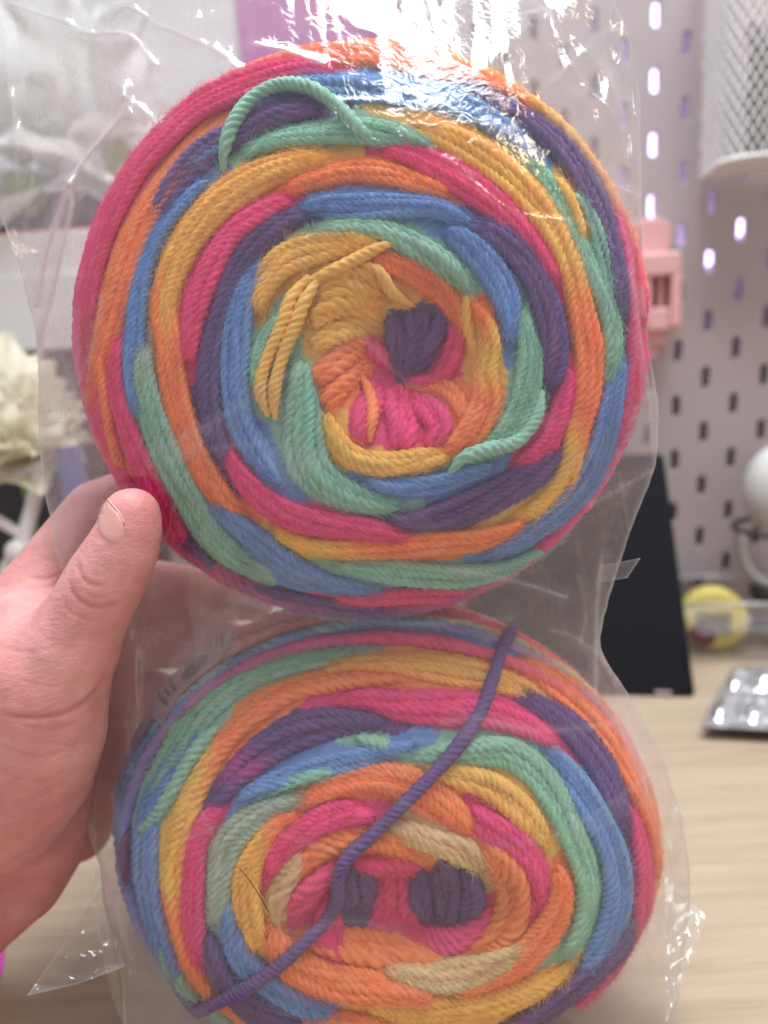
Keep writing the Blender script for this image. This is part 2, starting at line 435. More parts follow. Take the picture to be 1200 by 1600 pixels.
def board_box(b, p0, p1, out0, out1):
    xa, za = px_board(*p0, (out0+out1)/2); xb, zb = px_board(*p1, (out0+out1)/2)
    return b.add(*box(bd((xa+xb)/2, (za+zb)/2, (out0+out1)/2), abs(xb-xa), out1-out0, abs(zb-za), BM))
def mesh_basket():
    x0 = px_board(1098, 150, 3)[0]; zb = px_board(1150, 246, 55)[1]; zt = zb+150
    W, OUT, R = 120., 55., 16.
    t = thing('mesh_basket', 'white diamond-mesh metal basket hooked on the pegboard top right', 'basket', bd(x0+60, zb, 30))
    per = [(x0, 3.)]+[(x0, o) for o in np.linspace(8, OUT-R, 6)]
    per += [(x0+R-R*math.cos(a), OUT-R+R*math.sin(a)) for a in np.linspace(.15, math.pi/2, 9)]
    per += [(x, OUT) for x in np.linspace(x0+R+5, x0+W-R, 14)]
    per += [(x0+W-R+R*math.sin(a), OUT-R+R*math.cos(a)) for a in np.linspace(.15, math.pi/2, 9)]+[(x0+W, 3.)]
    per = np.array(per); L = np.concatenate([[0], np.cumsum(np.linalg.norm(np.diff(per, axis=0), axis=1))])
    def on(s, z): return bd(0, 0, 0)+np.outer(np.interp(s, L, per[:, 0]), EX)+np.outer(np.interp(s, L, per[:, 1]), EN)+np.outer(z, EZ)
    b = Bag(); H = zt-zb; k = .62*H
    for s0 in np.arange(-k, L[-1]+k, 6.0):
        for sg in (1, -1):
            z = np.linspace(0, H, 26); s = s0+sg*z*.62
            m = (s >= 0) & (s <= L[-1])
            if m.sum() < 3: continue
            b.add(*tube(on(s[m], zb+z[m]), .8, 4, cap=False))
    v, f = b.get(); obj('wire_mesh', v, f, M['wire'], t)
    for z in (zb, zt):
        v, f = tube(on(np.linspace(0, L[-1], 70), np.full(70, z)), 1.5, 8); obj('rim', v, f, M['wire'], t)
    ring = on(np.linspace(0, L[-1], 40), np.full(40, zb))
    obj('bottom_plate', np.concatenate([ring, ring+EZ*1.2]), [list(range(40))[::-1], [40+i for i in range(40)]]+[(i, (i+1) % 40, 40+(i+1) % 40, 40+i) for i in range(40)], M['wire'], t, smooth=False)
    xb, zz = px_board(1190, 75, 25)
    v, f = lathe([(0, 0), (6, 0), (6.5, 1), (6.5, zz-zb-2), (5, zz-zb+3), (3.5, zz-zb+4), (3.5, zz-zb+11), (0, zz-zb+11)], bd(xb, zb+1.4, 25), EZ, 20)
    tag(obj('small_bottle', v, f, M['dark']), 'small black bottle standing inside the white mesh basket', 'bottle')
mesh_basket()

def pink_holder():
    x, z = px_board(1020, 450, 8)
    t = thing('pink_holder', 'pink plastic clip holder hooked in the pegboard slots', 'holder', bd(x, z-40, 0))
    a, zt = px_board(970, 348, 8); c, zm = px_board(1046, 400, 8)
    pts = [bd(a, zm, 1), bd(c, zm, 1), bd(c, zt, 1), bd(a, zt, 1)]
    slab('arched_top', pts, 14, EN, M['pink'], t, radius=12, bevel=1.2)
    b = Bag()
    for p0, p1, o0, o1 in (((965, 402), (1057, 432), 1, 26), ((1042, 430), (1057, 512), 1, 26), ((965, 430), (1012, 512), 1, 24), ((1008, 430), (1045, 512), 1, 10), ((965, 486), (1056, 516), 1, 23)):
        board_box(b, p0, p1, o0, o1)
    v, f = b.get(); obj('body_frame', v, f, M['pink'], t, smooth=False, bevel=2.2)
    b = Bag(); board_box(b, (1026, 434), (1036, 488), 10.2, 18); v, f = b.get(); obj('inner_rib', v, f, M['pink'], t, smooth=False, bevel=1)
    b = Bag(); board_box(b, (965, 518), (1040, 540), 1, 12); board_box(b, (965, 538), (1026, 562), 1, 9); v, f = b.get(); obj('lower_hook', v, f, M['pink'], t, smooth=False, bevel=1)
pink_holder()

# ball in a ring on the board, right edge
x, z = px_board(1222, 765, 42)
r = 24
tag(obj('plush_ball', *lathe([(r*math.sin(a), -r*1.35*math.cos(a)) for a in np.linspace(.02, math.pi-.02, 24)], bd(x, z, 42), EZ, 36), M['plush']), 'white fluffy rounded ball resting in the black ring at the right edge', 'ball')
t = thing('ring_stand', 'black ring stand with a pale curved arm at the right edge', 'stand', bd(x, z-60, 42))
zr = px_board(1222, 824, 42)[1]
a = np.linspace(0, 2*np.pi, 49)
v, f = tube(bd(0, 0, 0)+np.outer(x+29*np.cos(a), EX)+np.outer(42+29*np.sin(a), EN)+EZ*zr, 2.0, 8, up=EZ, cap=False); obj('ring', v, f, M['dark'], t)
a = np.linspace(math.pi, math.pi*1.5, 20)
v, f = tube(bd(0, 0, 0)+np.outer(x+26*np.cos(a), EX)+EN*42+np.outer(zr-4+38*np.sin(a), EZ), 3.6, 10); obj('curved_arm', v, f, M['grey'], t)
v, f = lathe([(0, 0), (15, 0), (16, 1.5), (16, 7), (14, 9), (0, 9)], bd(x, zr-52, 42), EZ, 28); obj('base', v, f, M['dark'], t)
v, f = lathe([(0, 0), (3, 0), (3, 6), (0, 6)], bd(x, zr-44, 42), EZ, 12); obj('neck', v, f, M['dark'], t)
v, f = tube(np.array([bd(x, zr-48, 42), bd(x, zr-48, 20), bd(x, zr-48, -6)]), 3, 8); obj('peg', v, f, M['dark'], t)

# tablet leaning on its flap
BR = on_desk(1087, 1090); D0 = (BR-CAM)@FW
BL = on_desk(790, 1084); e = (BL-BR)/np.linalg.norm(BL-BR)
TR = at(1037, 708, D0+30)
up = TR-BR; nb = np.cross(e, up); nb /= np.linalg.norm(nb)
if nb[1] < 0: nb = -nb
t = thing('tablet', 'black tablet propped upright on the desk with a thin dark red edge', 'tablet', BR)
w = 140.
slab('tablet_face', [BR+e*w, BR, TR, TR+e*w], 6, nb, M['black'], t, radius=5, bevel=1)
o = -e*1.3; uu = up/np.linalg.norm(up)
slab('rear_cover', [BR+e*w-uu*.2+nb*6.5, BR+o-uu*.2+nb*6.5, TR+o+uu*1.3+nb*6.5, TR+e*w+uu*1.3+nb*6.5], 3.5, nb, M['red'], t, radius=6, bevel=.8)
mid = BR+up*.6+e*w*.5+nb*10.4; foot = np.array([*(mid+nb*32)[:2], 0])
slab('support_flap', [mid+e*25, mid-e*25, foot-e*25, foot+e*25], 2, EZ, M['red'], t, radius=4, bevel=.4)
q = BR+e*14+uu*1.8-nb*.35
slab('care_sticker', [q+e*10, q, q+uu*2.2, q+e*10+uu*2.2], .3, nb, M['paper'], t, radius=.6, bevel=0)

# clear box with a yellow tub, and the silver tray, on the desk at the right
B0 = on_desk(1062, 1034)
t = thing('storage_box', 'clear plastic box holding a yellow tub beside the tablet', 'box', B0)
W, Dp, H = 110., 62., 42.
b = Bag()
for c, sx, sy, sz in ((B0+EX*W/2-EN*0+EZ*H/2, W, 1.4, H), (B0+EX*W/2-EN*Dp+EZ*H/2, W, 1.4, H), (B0-EN*Dp/2+EZ*H/2, 1.4, Dp-1.6, H), (B0+EX*W-EN*Dp/2+EZ*H/2, 1.4, Dp-1.6, H)):
    b.add(*box(c, sx, sy, sz-1, BM))
b.add(*box(B0+EX*W/2-EN*Dp/2+EZ*1.0, W-3.5, Dp-3.5, 1.2, BM))
v, f = b.get(); obj('clear_wall', v, f, M['film'], t, smooth=False, attrs={'haze': np.full(len(v), .03)})
cs = [B0, B0+EX*W, B0+EX*W-EN*Dp, B0-EN*Dp, B0]
b = Bag()
for k in range(4): b.add(*tube(np.array([cs[k]+EZ*H, (cs[k]+cs[k+1])/2+EZ*H, cs[k+1]+EZ*H]), 1.6, 8))
v, f = b.get(); obj('rim', v, f, M['film'], t, attrs={'haze': np.full(len(v), .4)})
yc = B0+EX*28-EN*22+EZ*24.5
ax = CAM-yc; ax /= np.linalg.norm(ax); ax = (ax+EN*1.5); ax /= np.linalg.norm(ax)
t = thing('yellow_tub', 'yellow round tub with a barcode and red patch in the clear box', 'tub', yc-EZ*22)
v, f = lathe([(0, -9), (20, -9), (22, -7), (22, 7), (20.5, 9), (18, 9.6), (0, 9.8)], yc, ax, 40); obj('tub_body', v, f, M['yellow'], t)
ex = np.cross(EZ, ax); ex /= np.linalg.norm(ex); ez = np.cross(ax, ex); LM = np.stack([ex, ax, ez], 1)
x = -13.
for wdt in (2.2, 1.4, 2.6, 1.2, 3.2, 3.6, 2.8):
    v, f = box(yc+ex*(x+wdt/2)+ax*10.0-ez*2, wdt, .35, 15, LM); obj('barcode_bar', v, f, M['ink'], t, smooth=False)
    x += wdt+.9
v, f = lathe([(0, 0), (9, 0), (9, .6), (0, .6)], yc-ex*9-ez*11.5+ax*9.5, ax, 20); obj('red_patch', v, f, M['red'], t)

c4 = [on_desk(1094, 1146, 4), on_desk(1310, 1158, 4), on_desk(1310, 1052, 6), on_desk(1142, 1048, 6)]
def crumple(x, y, seed, lam, n=5):
    """faceted relief of creased film, about -1..1: folded waves in several directions with a warped domain"""
    r = np.random.default_rng(seed); h = np.zeros(x.shape)
    for k in range(n):
        a = r.uniform(0, np.pi); l = lam*r.uniform(.6, 1.5); ph = r.uniform(0, 9)
        b = r.uniform(0, np.pi)
        wv = .35*np.sin((x*math.cos(b)+y*math.sin(b))/(l*.9)+ph)
        u = (x*math.cos(a)+y*math.sin(a))/l+wv+ph
        h += (np.abs((u % 1)-.5)*4-1)*r.uniform(.4, 1)
    return h/n*1.3
t = thing('foil_pack', 'crumpled shiny silver foil pack with round lumps on the desk at right', 'pack', np.array(c4[0])*[1, 1, 0])
n = 60
u, w = np.meshgrid(np.linspace(0, 1, n), np.linspace(0, 1, n), indexing='ij')
q = (c4[0]*(1-u)[..., None]+c4[1]*u[..., None])*(1-w)[..., None]+(c4[3]*(1-u)[..., None]+c4[2]*u[..., None])*w[..., None]
lump = np.zeros((n, n))
for iu in range(4):
    for iv in range(2):
        lump = np.maximum(lump, np.clip(1-((u-.14-iu*.24)/.10)**2-((w-.28-iv*.46)/.19)**2, 0, 1)**.5)
rim = smooth01(np.minimum(np.minimum(u, 1-u), np.minimum(w, 1-w))*9) if 'smooth01' in globals() else np.clip(np.minimum(np.minimum(u, 1-u), np.minimum(w, 1-w))*9, 0, 1)
hgt = 4+lump*6+crumple(q[..., 0], q[..., 1], 5, 13, 4)*2.2*rim+crumple(q[..., 0], q[..., 1], 6, 5, 4)*.8*rim
v = q.copy(); v[..., 2] += hgt
i = np.arange(n-1)[:, None]*n; j = np.arange(n-1)[None]
f = np.stack([i+j, i+n+j, i+n+j+1, i+j+1], -1).reshape(-1, 4)
obj('foil_top', v.reshape(-1, 3), f, M['silver'], t, smooth=False)
v2 = q.copy(); v2[..., 2] = v[..., 2]-.4-3*lump
obj('foil_back', v2.reshape(-1, 3), f[:, ::-1].copy(), M['silver'], t, smooth=False)

# ------------------------------------------------------------------ left of the bag: shelf, flowers, wire hooks
def wbox(name, p0, p1, depth, thick, mat, parent=None, bevel=1., to_desk=False, **kw):
    a, b = at(*p0, depth), at(*p1, depth)
    z1, z0 = a[2], (0.15 if to_desk else b[2])
    c = np.array([(a[0]+b[0])/2, (a[1]+b[1])/2+thick/2, (z0+z1)/2])
    return obj(name, *box(c, abs(b[0]-a[0]), thick, abs(z1-z0)), mat, parent, smooth=False, bevel=bevel, **kw)
t = thing('desk_shelf', 'white desk shelf with a recess whose shade is painted black at the left edge', 'shelf', at(-20, 900, 460)*[1, 1, 0])
wbox('upper_board', (-330, 388), (232, 447), 440, 110, M['white'], t)
wbox('lower_board', (-330, 452), (232, 537), 443, 105, M['white'], t)
wbox('shade_panel', (-330, 540), (232, 900), 500, 40, M['dark'], t, to_desk=True)  # black panel puts the shade of the recess into its colour
wbox('pink_trim', (-330, 383), (232, 387), 441, 3, M['pink'], t, bevel=.3)
wbox('dark_recess', (-330, 325), (140, 382), 480, 40, M['dark'], t)

def petal(n=6, cup=.5):
    u, w = np.meshgrid(np.linspace(-1, 1, n), np.linspace(0, 1, n))
    x = u*np.sin(np.pi*(.12+.80*w))*.55
    z = cup*w*w-.25*(u*u)*w+.06*np.sin(u*6+w*4)
    v = np.stack([x, w, z], -1).reshape(-1, 3)
    f = [(i*n+j, i*n+j+1, (i+1)*n+j+1, (i+1)*n+j) for i in range(n-1) for j in range(n-1)]
    return v, f
def flower(name, label, px, py, depth, rad, count, mat, foot, size=.62):
    c = at(px, py, depth)
    t = thing(name, label, 'flower', foot)
    base = ORIGIN[t.name]
    v, f = petal(); me = raw_mesh('petal', v*rad*size, f, mat)
    for k in range(count):
        y = 1-2*(k+.5)/count; a = k*2.39996
        d = np.array([math.cos(a)*math.sqrt(1-y*y), math.sin(a)*math.sqrt(1-y*y), y])
        side = np.cross(d, EZ+.01); side /= np.linalg.norm(side)
        tw = RNG.uniform(-.7, .7); out = np.cross(side, d)
        yd = out*math.cos(tw)+side*math.sin(tw); yd = yd*.9+d*.35; yd /= np.linalg.norm(yd)
        xd = np.cross(yd, d); xd /= np.linalg.norm(xd); zd = np.cross(xd, yd)
        p = bpy.data.objects.new('petal', me); COL.objects.link(p); p.parent = t
        s = RNG.uniform(.8, 1.15)
        l = (c+d*rad*RNG.uniform(.5, .82)-yd*rad*.25-base)*.001
        p.matrix_local = Matrix([[*(np.array([xd[i], yd[i], zd[i]])*s), l[i]] for i in range(3)]+[[0, 0, 0, 1]])
    v, f = lathe([(rad*.62*math.sin(a), -rad*.62*math.cos(a)) for a in np.linspace(.02, 3.12, 12)], c, EZ, 18); obj('flower_heart', v, f, mat, t)
    ft = np.array(foot, float)
    v, f = tube(catmull(np.array([c, (c+ft)/2+[3, 4, 0], ft]), 4), 1.8, 8); obj('stem', v, f, M['leaf'], t)
    return t, c
fc = at(12, 662, 405)
flower('cream_flower', 'big cream artificial flower in front of the shaded recess', 12, 662, 405, 36, 64, M['cream'], (fc[0]+4, fc[1]+6, .2), .78)
sh = at(90, 388, 470)
t, c = flower('white_flower', 'blurred white flower with pale leaves seen through the bag, upper left', 95, 190, 470, 52, 34, M['bloom'], (sh[0], at(90, 388, 440)[1]+50, at(90, 388, 440)[2]+.4), 1.15)
for px, py, a in ((-5, 312, 2.9), (150, 260, .3), (60, 330, 2.2)):
    v, f = petal(7, .3); q = at(px, py, 455); L = 26
    ca, sa = math.cos(a), math.sin(a)
    v = np.stack([(v[:, 1]*ca-v[:, 0]*sa)*L, v[:, 2]*-L, (v[:, 1]*sa+v[:, 0]*ca)*L], 1)
    obj('leaf', v+q, f, M['leaf'], t)

t = thing('wire_hooks', 'white plastic wire hook rack standing in the shaded recess', 'hook rack', at(40, 900, 400)*[1, 1, 0])
D = 400
for path, r in (([(64, 720), (55, 775), (40, 832), (38, 860)], 4.2), ([(-60, 780), (0, 815), (38, 838)], 3.2), ([(-60, 700), (10, 740), (60, 728)], 2.6)):
    P = catmull(np.array(path, float), 4); v, f = tube(at(P[:, 0], P[:, 1], np.full(len(P), D)), r, 10); obj('wire_bar', v, f, M['white'], t)
kc = at(30, 862, D); v, f = lathe([(0, -6), (6, -5), (8, 0), (6, 5), (0, 6)], kc, EX, 18); obj('hub', v, f, M['white'], t)
a = np.linspace(.3, 5.2, 26); v, f = tube(at(26+20*np.cos(a), 895+24*np.sin(a), np.full(26, D)), 2.6, 8); obj('hook_ring', v, f, M['white'], t)
p = at(38, 860, D); v, f = tube(np.array([p, [p[0], p[1], p[2]*.5], [p[0], p[1], .3]]), 3, 10); obj('post', v, f, M['white'], t)
q = at(108, 700, 398)
tag(wbox('blue_bottle', (90, 698), (128, 900), 398, 22, M['blue'], bevel=4, to_desk=True), 'small blue blurred container behind the left flap of the bag', 'container')

pz = [px_board(352, -170, -26), px_board(640, 230, -26)]
v, f = box(bd((pz[0][0]+pz[1][0])/2, (pz[0][1]+pz[1][1])/2, -28), pz[1][0]-pz[0][0], 1.2, pz[0][1]-pz[1][1], BM)
tag(obj('mauve_poster', v, f, M['mauve'], smooth=False), 'plain mauve poster on the wall above the upper yarn cake', 'poster')
c4 = [on_desk(-70, 1466, .1), on_desk(12, 1462, .1), on_desk(2, 1530, .1), on_desk(-80, 1540, .1)]
slab('magenta_card', c4, .5, EZ, M['magenta'], radius=0, bevel=0)
tag(bpy.data.objects['magenta_card'], 'magenta card lying on the desk at the lower left corner', 'card')
# ------------------------------------------------------------------ yarn cakes
DYE = dict(P=(.82, .095, .265), O=(.92, .30, .125), Y=(.89, .53, .15), T=(.32, .56, .44), B=(.20, .335, .63), V=(.175, .105, .26), N=(.74, .52, .29), G=(.41, .51, .42), M=(.40, .09, .28))  # G: teal with the film's haze put into its colour
def smooth01(x): x = np.clip(x, 0, 1); return x*x*(3-2*x)
class Cake:
    """a squat, rounded yarn cake: where its surface lies, and the strands that are laid on it"""
    def __init__(s, px, py, depth, R, H, n, tilt, skew, eye, eye_r, dip, sy=1.0):
        s.c = at(px, py, depth)
        z = CM@(np.array(tilt, float)/np.linalg.norm(tilt)); x = np.cross(CM@np.array([0, 1., 0]), z); x /= np.linalg.norm(x)
        s.A = np.stack([x, np.cross(z, x), z], 1)
        s.sy = sy; s.R, s.H, s.n, s.skew, s.dip, s.eye_r = R, H, n, np.array(skew, float), dip, np.array(eye_r, float)
        s.e = np.zeros(2)
        s.e = s.hit(np.array([eye[0]]), np.array([eye[1]]))[1][0, :2]
        s.bands = []
    def local(s, p): return (p-s.c)@s.A
    def world(s, q): return s.c+q@s.A.T
    def Fi(s, q):
        h = q[..., 2]
        sh = (.7*s.H-h)
        x = q[..., 0]-s.skew[0]*sh; y = (q[..., 1]-s.skew[1]*sh)/s.sy
        r = np.sqrt(x*x+y*y)
        de = ((q[..., 0]-s.e[0])/s.eye_r[0])**2+((q[..., 1]-s.e[1])/s.eye_r[1])**2
        Hh = np.where(h > 0, s.H*(1-s.dip*np.exp(-de**1.5)), s.H)
        return (r/s.R)**s.n+(np.abs(h)/Hh)**s.n-1
    def normal(s, q):
        e = .05
        g = np.stack([s.Fi(q+d)-s.Fi(q-d) for d in np.eye(3)*e], -1)
        return g/(np.linalg.norm(g, axis=-1, keepdims=True)+1e-9)
    def hit(s, px, py):
        """surface points seen at photo pixels: (world, local)"""
        d = ray(px, py); o = s.local(CAM); dl = d@s.A
        D0 = (s.c-CAM)@FW
        ts = np.linspace(D0-s.H*2.2, D0+s.H*2.2, 140)
        q = o+dl[:, None]*ts[None, :, None]
        f = s.Fi(q)
        first = np.argmax(f < 0, 1); has = (f < 0).any(1)
        k = np.where(has, np.maximum(first, 1), np.argmin(f, 1))
        idx = np.arange(len(k))
        a, b = ts[np.maximum(k-1, 0)], ts[k]
        for _ in range(18):
            mid = (a+b)/2
            fm = s.Fi(o+dl*mid[:, None])
            ins = fm < 0
            b = np.where(ins, mid, b); a = np.where(ins, a, mid)
        t = np.where(has, (a+b)/2, ts[k])
        q = o+dl*t[:, None]
        if not has.all():                       # just beyond the outline: slide in to the girth
            m = ~has
            qq = q[m]
            for _ in range(12):
                fv = s.Fi(qq); e = .05
                g = np.stack([s.Fi(qq+dd)-s.Fi(qq-dd) for dd in np.eye(3)*e], -1)/(2*e)
                qq = qq-g*(fv/np.maximum((g*g).sum(-1), 1e-9))[:, None]
            q[m] = qq
        return s.world(q), q
    def core(s, parent, shrink=2.6):
        nu, nv = 540, 210
        t = np.linspace(0, 2*np.pi, nu, endpoint=False); p = np.linspace(-np.pi/2, np.pi/2, nv)
        T, P = np.meshgrid(t, p)
        sg = lambda v: np.sign(v)*np.abs(v)**(2/s.n)
        R, H = s.R-shrink, s.H-shrink
        r = R*sg(np.cos(P)); h = H*sg(np.sin(P))
        x, y = r*np.cos(T), r*np.sin(T)*s.sy
        sh = .7*s.H-h
        de = ((x+s.skew[0]*sh-s.e[0])/s.eye_r[0])**2+((y+s.skew[1]*sh-s.e[1])/s.eye_r[1])**2
        h = np.where(h > 0, h*(1-s.dip*np.exp(-de**1.5)), h)
        q = np.stack([x+s.skew[0]*sh, y+s.skew[1]*sh, h], -1).reshape(-1, 3)
        # turns of yarn in relief
        arc = np.cumsum(np.concatenate([np.zeros((1, nu)), np.hypot(np.diff(r, axis=0), np.diff(h, axis=0))]), 0)
        ln = arc/3.1+.5*np.sin(3*T+1)+.3*np.sin(7*T)
        q = q+s.normal(q)*(.75*np.sqrt(np.abs(np.sin(np.pi*ln)))*(.8+.2*np.sin(2*np.pi*(T*r/2.6+ln*.8)))).reshape(-1, 1)
        v = s.world(q)
        i = np.arange(nv-1)[:, None]*nu; j = np.arange(nu)[None]; k = (j+1) % nu
        f = np.stack([i+j, i+k, i+nu+k, i+nu+j], -1).reshape(-1, 4)
        # the yarn underneath has the colour of the wrap that lies over it
        pts = np.concatenate([b['px'] for b in s.bands]); cols = np.concatenate([b['col'] for b in s.bands])
        X, Y, _ = to_px(v)
        dye = np.empty((len(v), 3))
        for a in range(0, len(v), 2000):
            dd = (X[a:a+2000, None]-pts[None, :, 0])**2+(Y[a:a+2000, None]-pts[None, :, 1])**2
            dye[a:a+2000] = cols[np.argmin(dd, 1)]
        return obj('inner_winding', v, f, M['yarn'], parent, attrs={'dye': dye*.9})

def rope(P, up, dye, radius, pitch, phase, hand=1, n=16, plies=4, step=.45, depth=.42):
    """a plied strand along P: four plies laid round each other"""
    seg = np.linalg.norm(np.diff(P, axis=0), axis=1); L = np.concatenate([[0], np.cumsum(seg)])
    m = max(6, int(L[-1]/step)); s = np.linspace(0, L[-1], m)
    res = lambda A: np.stack([np.interp(s, L, A[:, k]) for k in range(A.shape[1])], 1)
    P, up, dye = res(P), res(up), res(dye)
    T = np.gradient(P, axis=0); T /= np.linalg.norm(T, axis=1, keepdims=True)+1e-9
    Nn, B = frame_of(T, up)
    th = np.arange(n)*2*np.pi/n
    ph = hand*2*np.pi*s/pitch+phase+.7*np.sin(s/6.3+phase*2)+.4*np.sin(s/2.7+phase)
    lob = np.sqrt(np.abs(np.cos(plies/2*(th[None]-ph[:, None])))+.003)
    wob = 1+(.06*np.sin(s/3.1+phase*3)+.05*np.sin(s/7.7+phase))[:, None]
    tap = smooth01(.42+np.minimum(s, L[-1]-s)/(radius*5)*.58)[:, None]
    if dye.shape[1] == 4: tap = tap*dye[:, 3:]; dye = dye[:, :3]
    r = radius*wob*tap*((1-depth)+depth*1.12*lob)
    v = P[:, None]+r[..., None]*(np.cos(th)[None, :, None]*Nn[:, None]+np.sin(th)[None, :, None]*B[:, None])
    i = np.arange(m-1)[:, None]*n; j = np.arange(n)[None]; k = (j+1) % n
    f = np.stack([i+j, i+k, i+n+k, i+n+j], -1).reshape(-1, 4)
    # a little darker dye in the grooves between plies is left to the light: the dye is even round the strand
    return v.reshape(-1, 3), f, np.repeat(dye, n, 0), (P, T, Nn, B, s, dye)

FUZZ = {}
def add_fuzz(key, data, radius, per_mm, length):
    P, T, Nn, B, s, dye = data
    n = int(s[-1]*per_mm)
    if n < 1: return
    i = RNG.integers(0, len(P), n); a = RNG.uniform(-1.9, 1.9, n)
    d = np.cos(a)[:, None]*Nn[i]+np.sin(a)[:, None]*B[i]
    root = P[i]+d*radius*.85
    L = RNG.uniform(.35, 1., n)[:, None]*length
    along = T[i]*RNG.normal(0, .9, n)[:, None]
    tip = RNG.normal(0, .55, (n, 3))
    p1 = root+(d*.55+along*.6+tip*.3)*L*.5
    p2 = root+(d*.6+along*1.5+tip)*L
    FUZZ.setdefault(key, []).append((root, p1, p2, dye[i]))
def build_fuzz(key, parent, width=.044):
    rs = FUZZ.get(key)
    if not rs: return
    A = [np.concatenate([r[k] for r in rs]) for k in range(4)]
    n = len(A[0])
    hc = bpy.data.hair_curves.new('fibre_fuzz')
    hc.add_curves([3]*n)
    base = ORIGIN[parent.name]
    co = (np.stack(A[:3], 1).reshape(-1, 3)-base)*.001
    hc.attributes['position'].data.foreach_set('vector', co.astype(np.float32).ravel())
    ra = hc.attributes.new('radius', 'FLOAT', 'POINT')
    ra.data.foreach_set('value', np.tile(np.array([1, .8, .3], np.float32)*width*.001, n))
    at_ = hc.attributes.new('dye', 'FLOAT_COLOR', 'CURVE')
    c = np.clip(A[3]*1.05+.01, 0, 1)
    at_.data.foreach_set('color', np.concatenate([c, np.ones((n, 1))], 1).astype(np.float32).ravel())
    hc.materials.append(M['fibre'])
    o = bpy.data.objects.new('fibre_fuzz', hc); COL.objects.link(o)
    o.parent = parent; o['kind'] = 'stuff'
    return o

def trace(spec):
    """'P 500,95,30 440,104,50 [O] ...' -> control points and the dye at each"""
    pts, cols, cur = [], [], None
    for w in spec.split():
        if w.isalpha(): cur = DYE[w]
        else:
            pts.append([float(x) for x in w.split(',')]); cols.append(cur)
    return np.hstack([np.array(pts), np.array(cols)])
def lay(cake, parent, spec, strand_px=15.5, lift=0., drift=None, label=None, radius=None, fuzz=14., dome=.5, bulge=0.):
    C = catmull(trace(spec), 4.0)
    p, w, col = C[:, :2], np.maximum(C[:, 2], 3), np.clip(C[:, 3:6], 0, 1)
    cake.bands.append(dict(px=p, col=col))
    t = np.linspace(0, 1, len(p))
    tg = np.gradient(p, axis=0); tg /= np.linalg.norm(tg, axis=1, keepdims=True)+1e-9
    nr = np.stack([-tg[:, 1], tg[:, 0]], 1)
    wm = w.max()
    n = max(1, int(round(wm/strand_px)))
    D = np.linalg.norm(cake.c-CAM)
    rad = radius or max(1.0, (.54 if dome > .2 else .52)*wm/n/FPX*(D-cake.H*.6))
    dr = RNG.choice([-1, 1])*RNG.uniform(.25, .6) if drift is None else drift
    band = bpy.data.objects.new('yarn_band', None); band.empty_display_size = .005; COL.objects.link(band)
    band.parent = parent; ORIGIN[band.name] = ORIGIN[parent.name]
    if label: band['label'] = label
    order = RNG.permutation(n)
    for k in range(n):
        u = ((k+.5)/n-.5)*2 if n > 1 else 0.
        du = dr*(t-.5)*2*(.9 if n > 1 else 0)+.10*np.sin(t*7+RNG.uniform(0, 6))
        uu = u*.80+du
        edge = np.clip((np.abs(uu)-.86)/.25, 0, 1.6)
        o = np.clip(uu, -1, 1)*(w*.5)*(1-.55/n if n > 1 else 0)
        q = p+nr*o[:, None]
        Wp, L = cake.hit(q[:, 0], q[:, 1])
        nm = cake.normal(L)
        dive = smooth01(1-np.minimum(t, 1-t)/.09)
        hgt = lift+bulge*np.sin(np.pi*t)-.2-rad+dome*rad*(1-np.clip(uu, -1, 1)**2)-edge*rad*1.1-dive*rad*2.6+.22*rad*np.sin(t*5+order[k]*2.1)
        q3 = cake.world(L+nm*hgt[:, None]); nw = nm@cake.A.T
        k_ = np.clip(np.arange(len(col))+int(RNG.normal(0, .035)*len(col)), 0, len(col)-1); c = col[k_]*(1+RNG.normal(0, .035, 3))
        thin = .34+.66*smooth01(w/(.55*wm))
        a, b = int(len(t)*RNG.uniform(0, .09)), len(t)-int(len(t)*RNG.uniform(0, .09))
        v, f, dye, data = rope(q3[a:b], nw[a:b], np.hstack([c, thin[:, None]])[a:b], rad*RNG.uniform(.9, 1.08), 9.0*rad/1.5*RNG.uniform(.82, 1.25), RNG.uniform(0, 6))
        obj('yarn_strand', v, f, M['yarn'], band, attrs={'dye': dye})
        add_fuzz(parent.name, data, rad, fuzz, 1.9)
    return band
def girth(cake, parent, levels, colours, skip=None):
    """the turns round the side and back, which the film and the hand mostly hide"""
    for k, ph in enumerate(levels):
        t = np.linspace(0, 2*np.pi, 260)
        P = ph+.05*np.sin(2*t+k*1.7)
        sg = lambda v: np.sign(v)*np.abs(v)**(2/cake.n)
        r = (cake.R-1.4)*sg(np.cos(P)); h = (cake.H-1.2)*sg(np.sin(P))
        sh = .7*cake.H-h
        q = np.stack([r*np.cos(t)+cake.skew[0]*sh, r*np.sin(t)*cake.sy+cake.skew[1]*sh, h], 1)
        nm = cake.normal(q)
        names = colours[k % len(colours)]
        a = np.array([DYE[c] for c in names]+[DYE[names[0]]]); x = np.linspace(0, 1, len(a))
        xs = (t/(2*np.pi)*1.0)
        col = np.stack([np.interp(xs, x, a[:, j]) for j in range(3)], 1)
        v, f, dye, data = rope(cake.world(q), nm@cake.A.T, col, 2.5, 14, k*1.3, n=12, step=1.1)
        obj('yarn_turn', v, f, M['yarn'], parent, attrs={'dye': dye})
        add_fuzz(parent.name, data, 2.3, 2.0, 1.8)

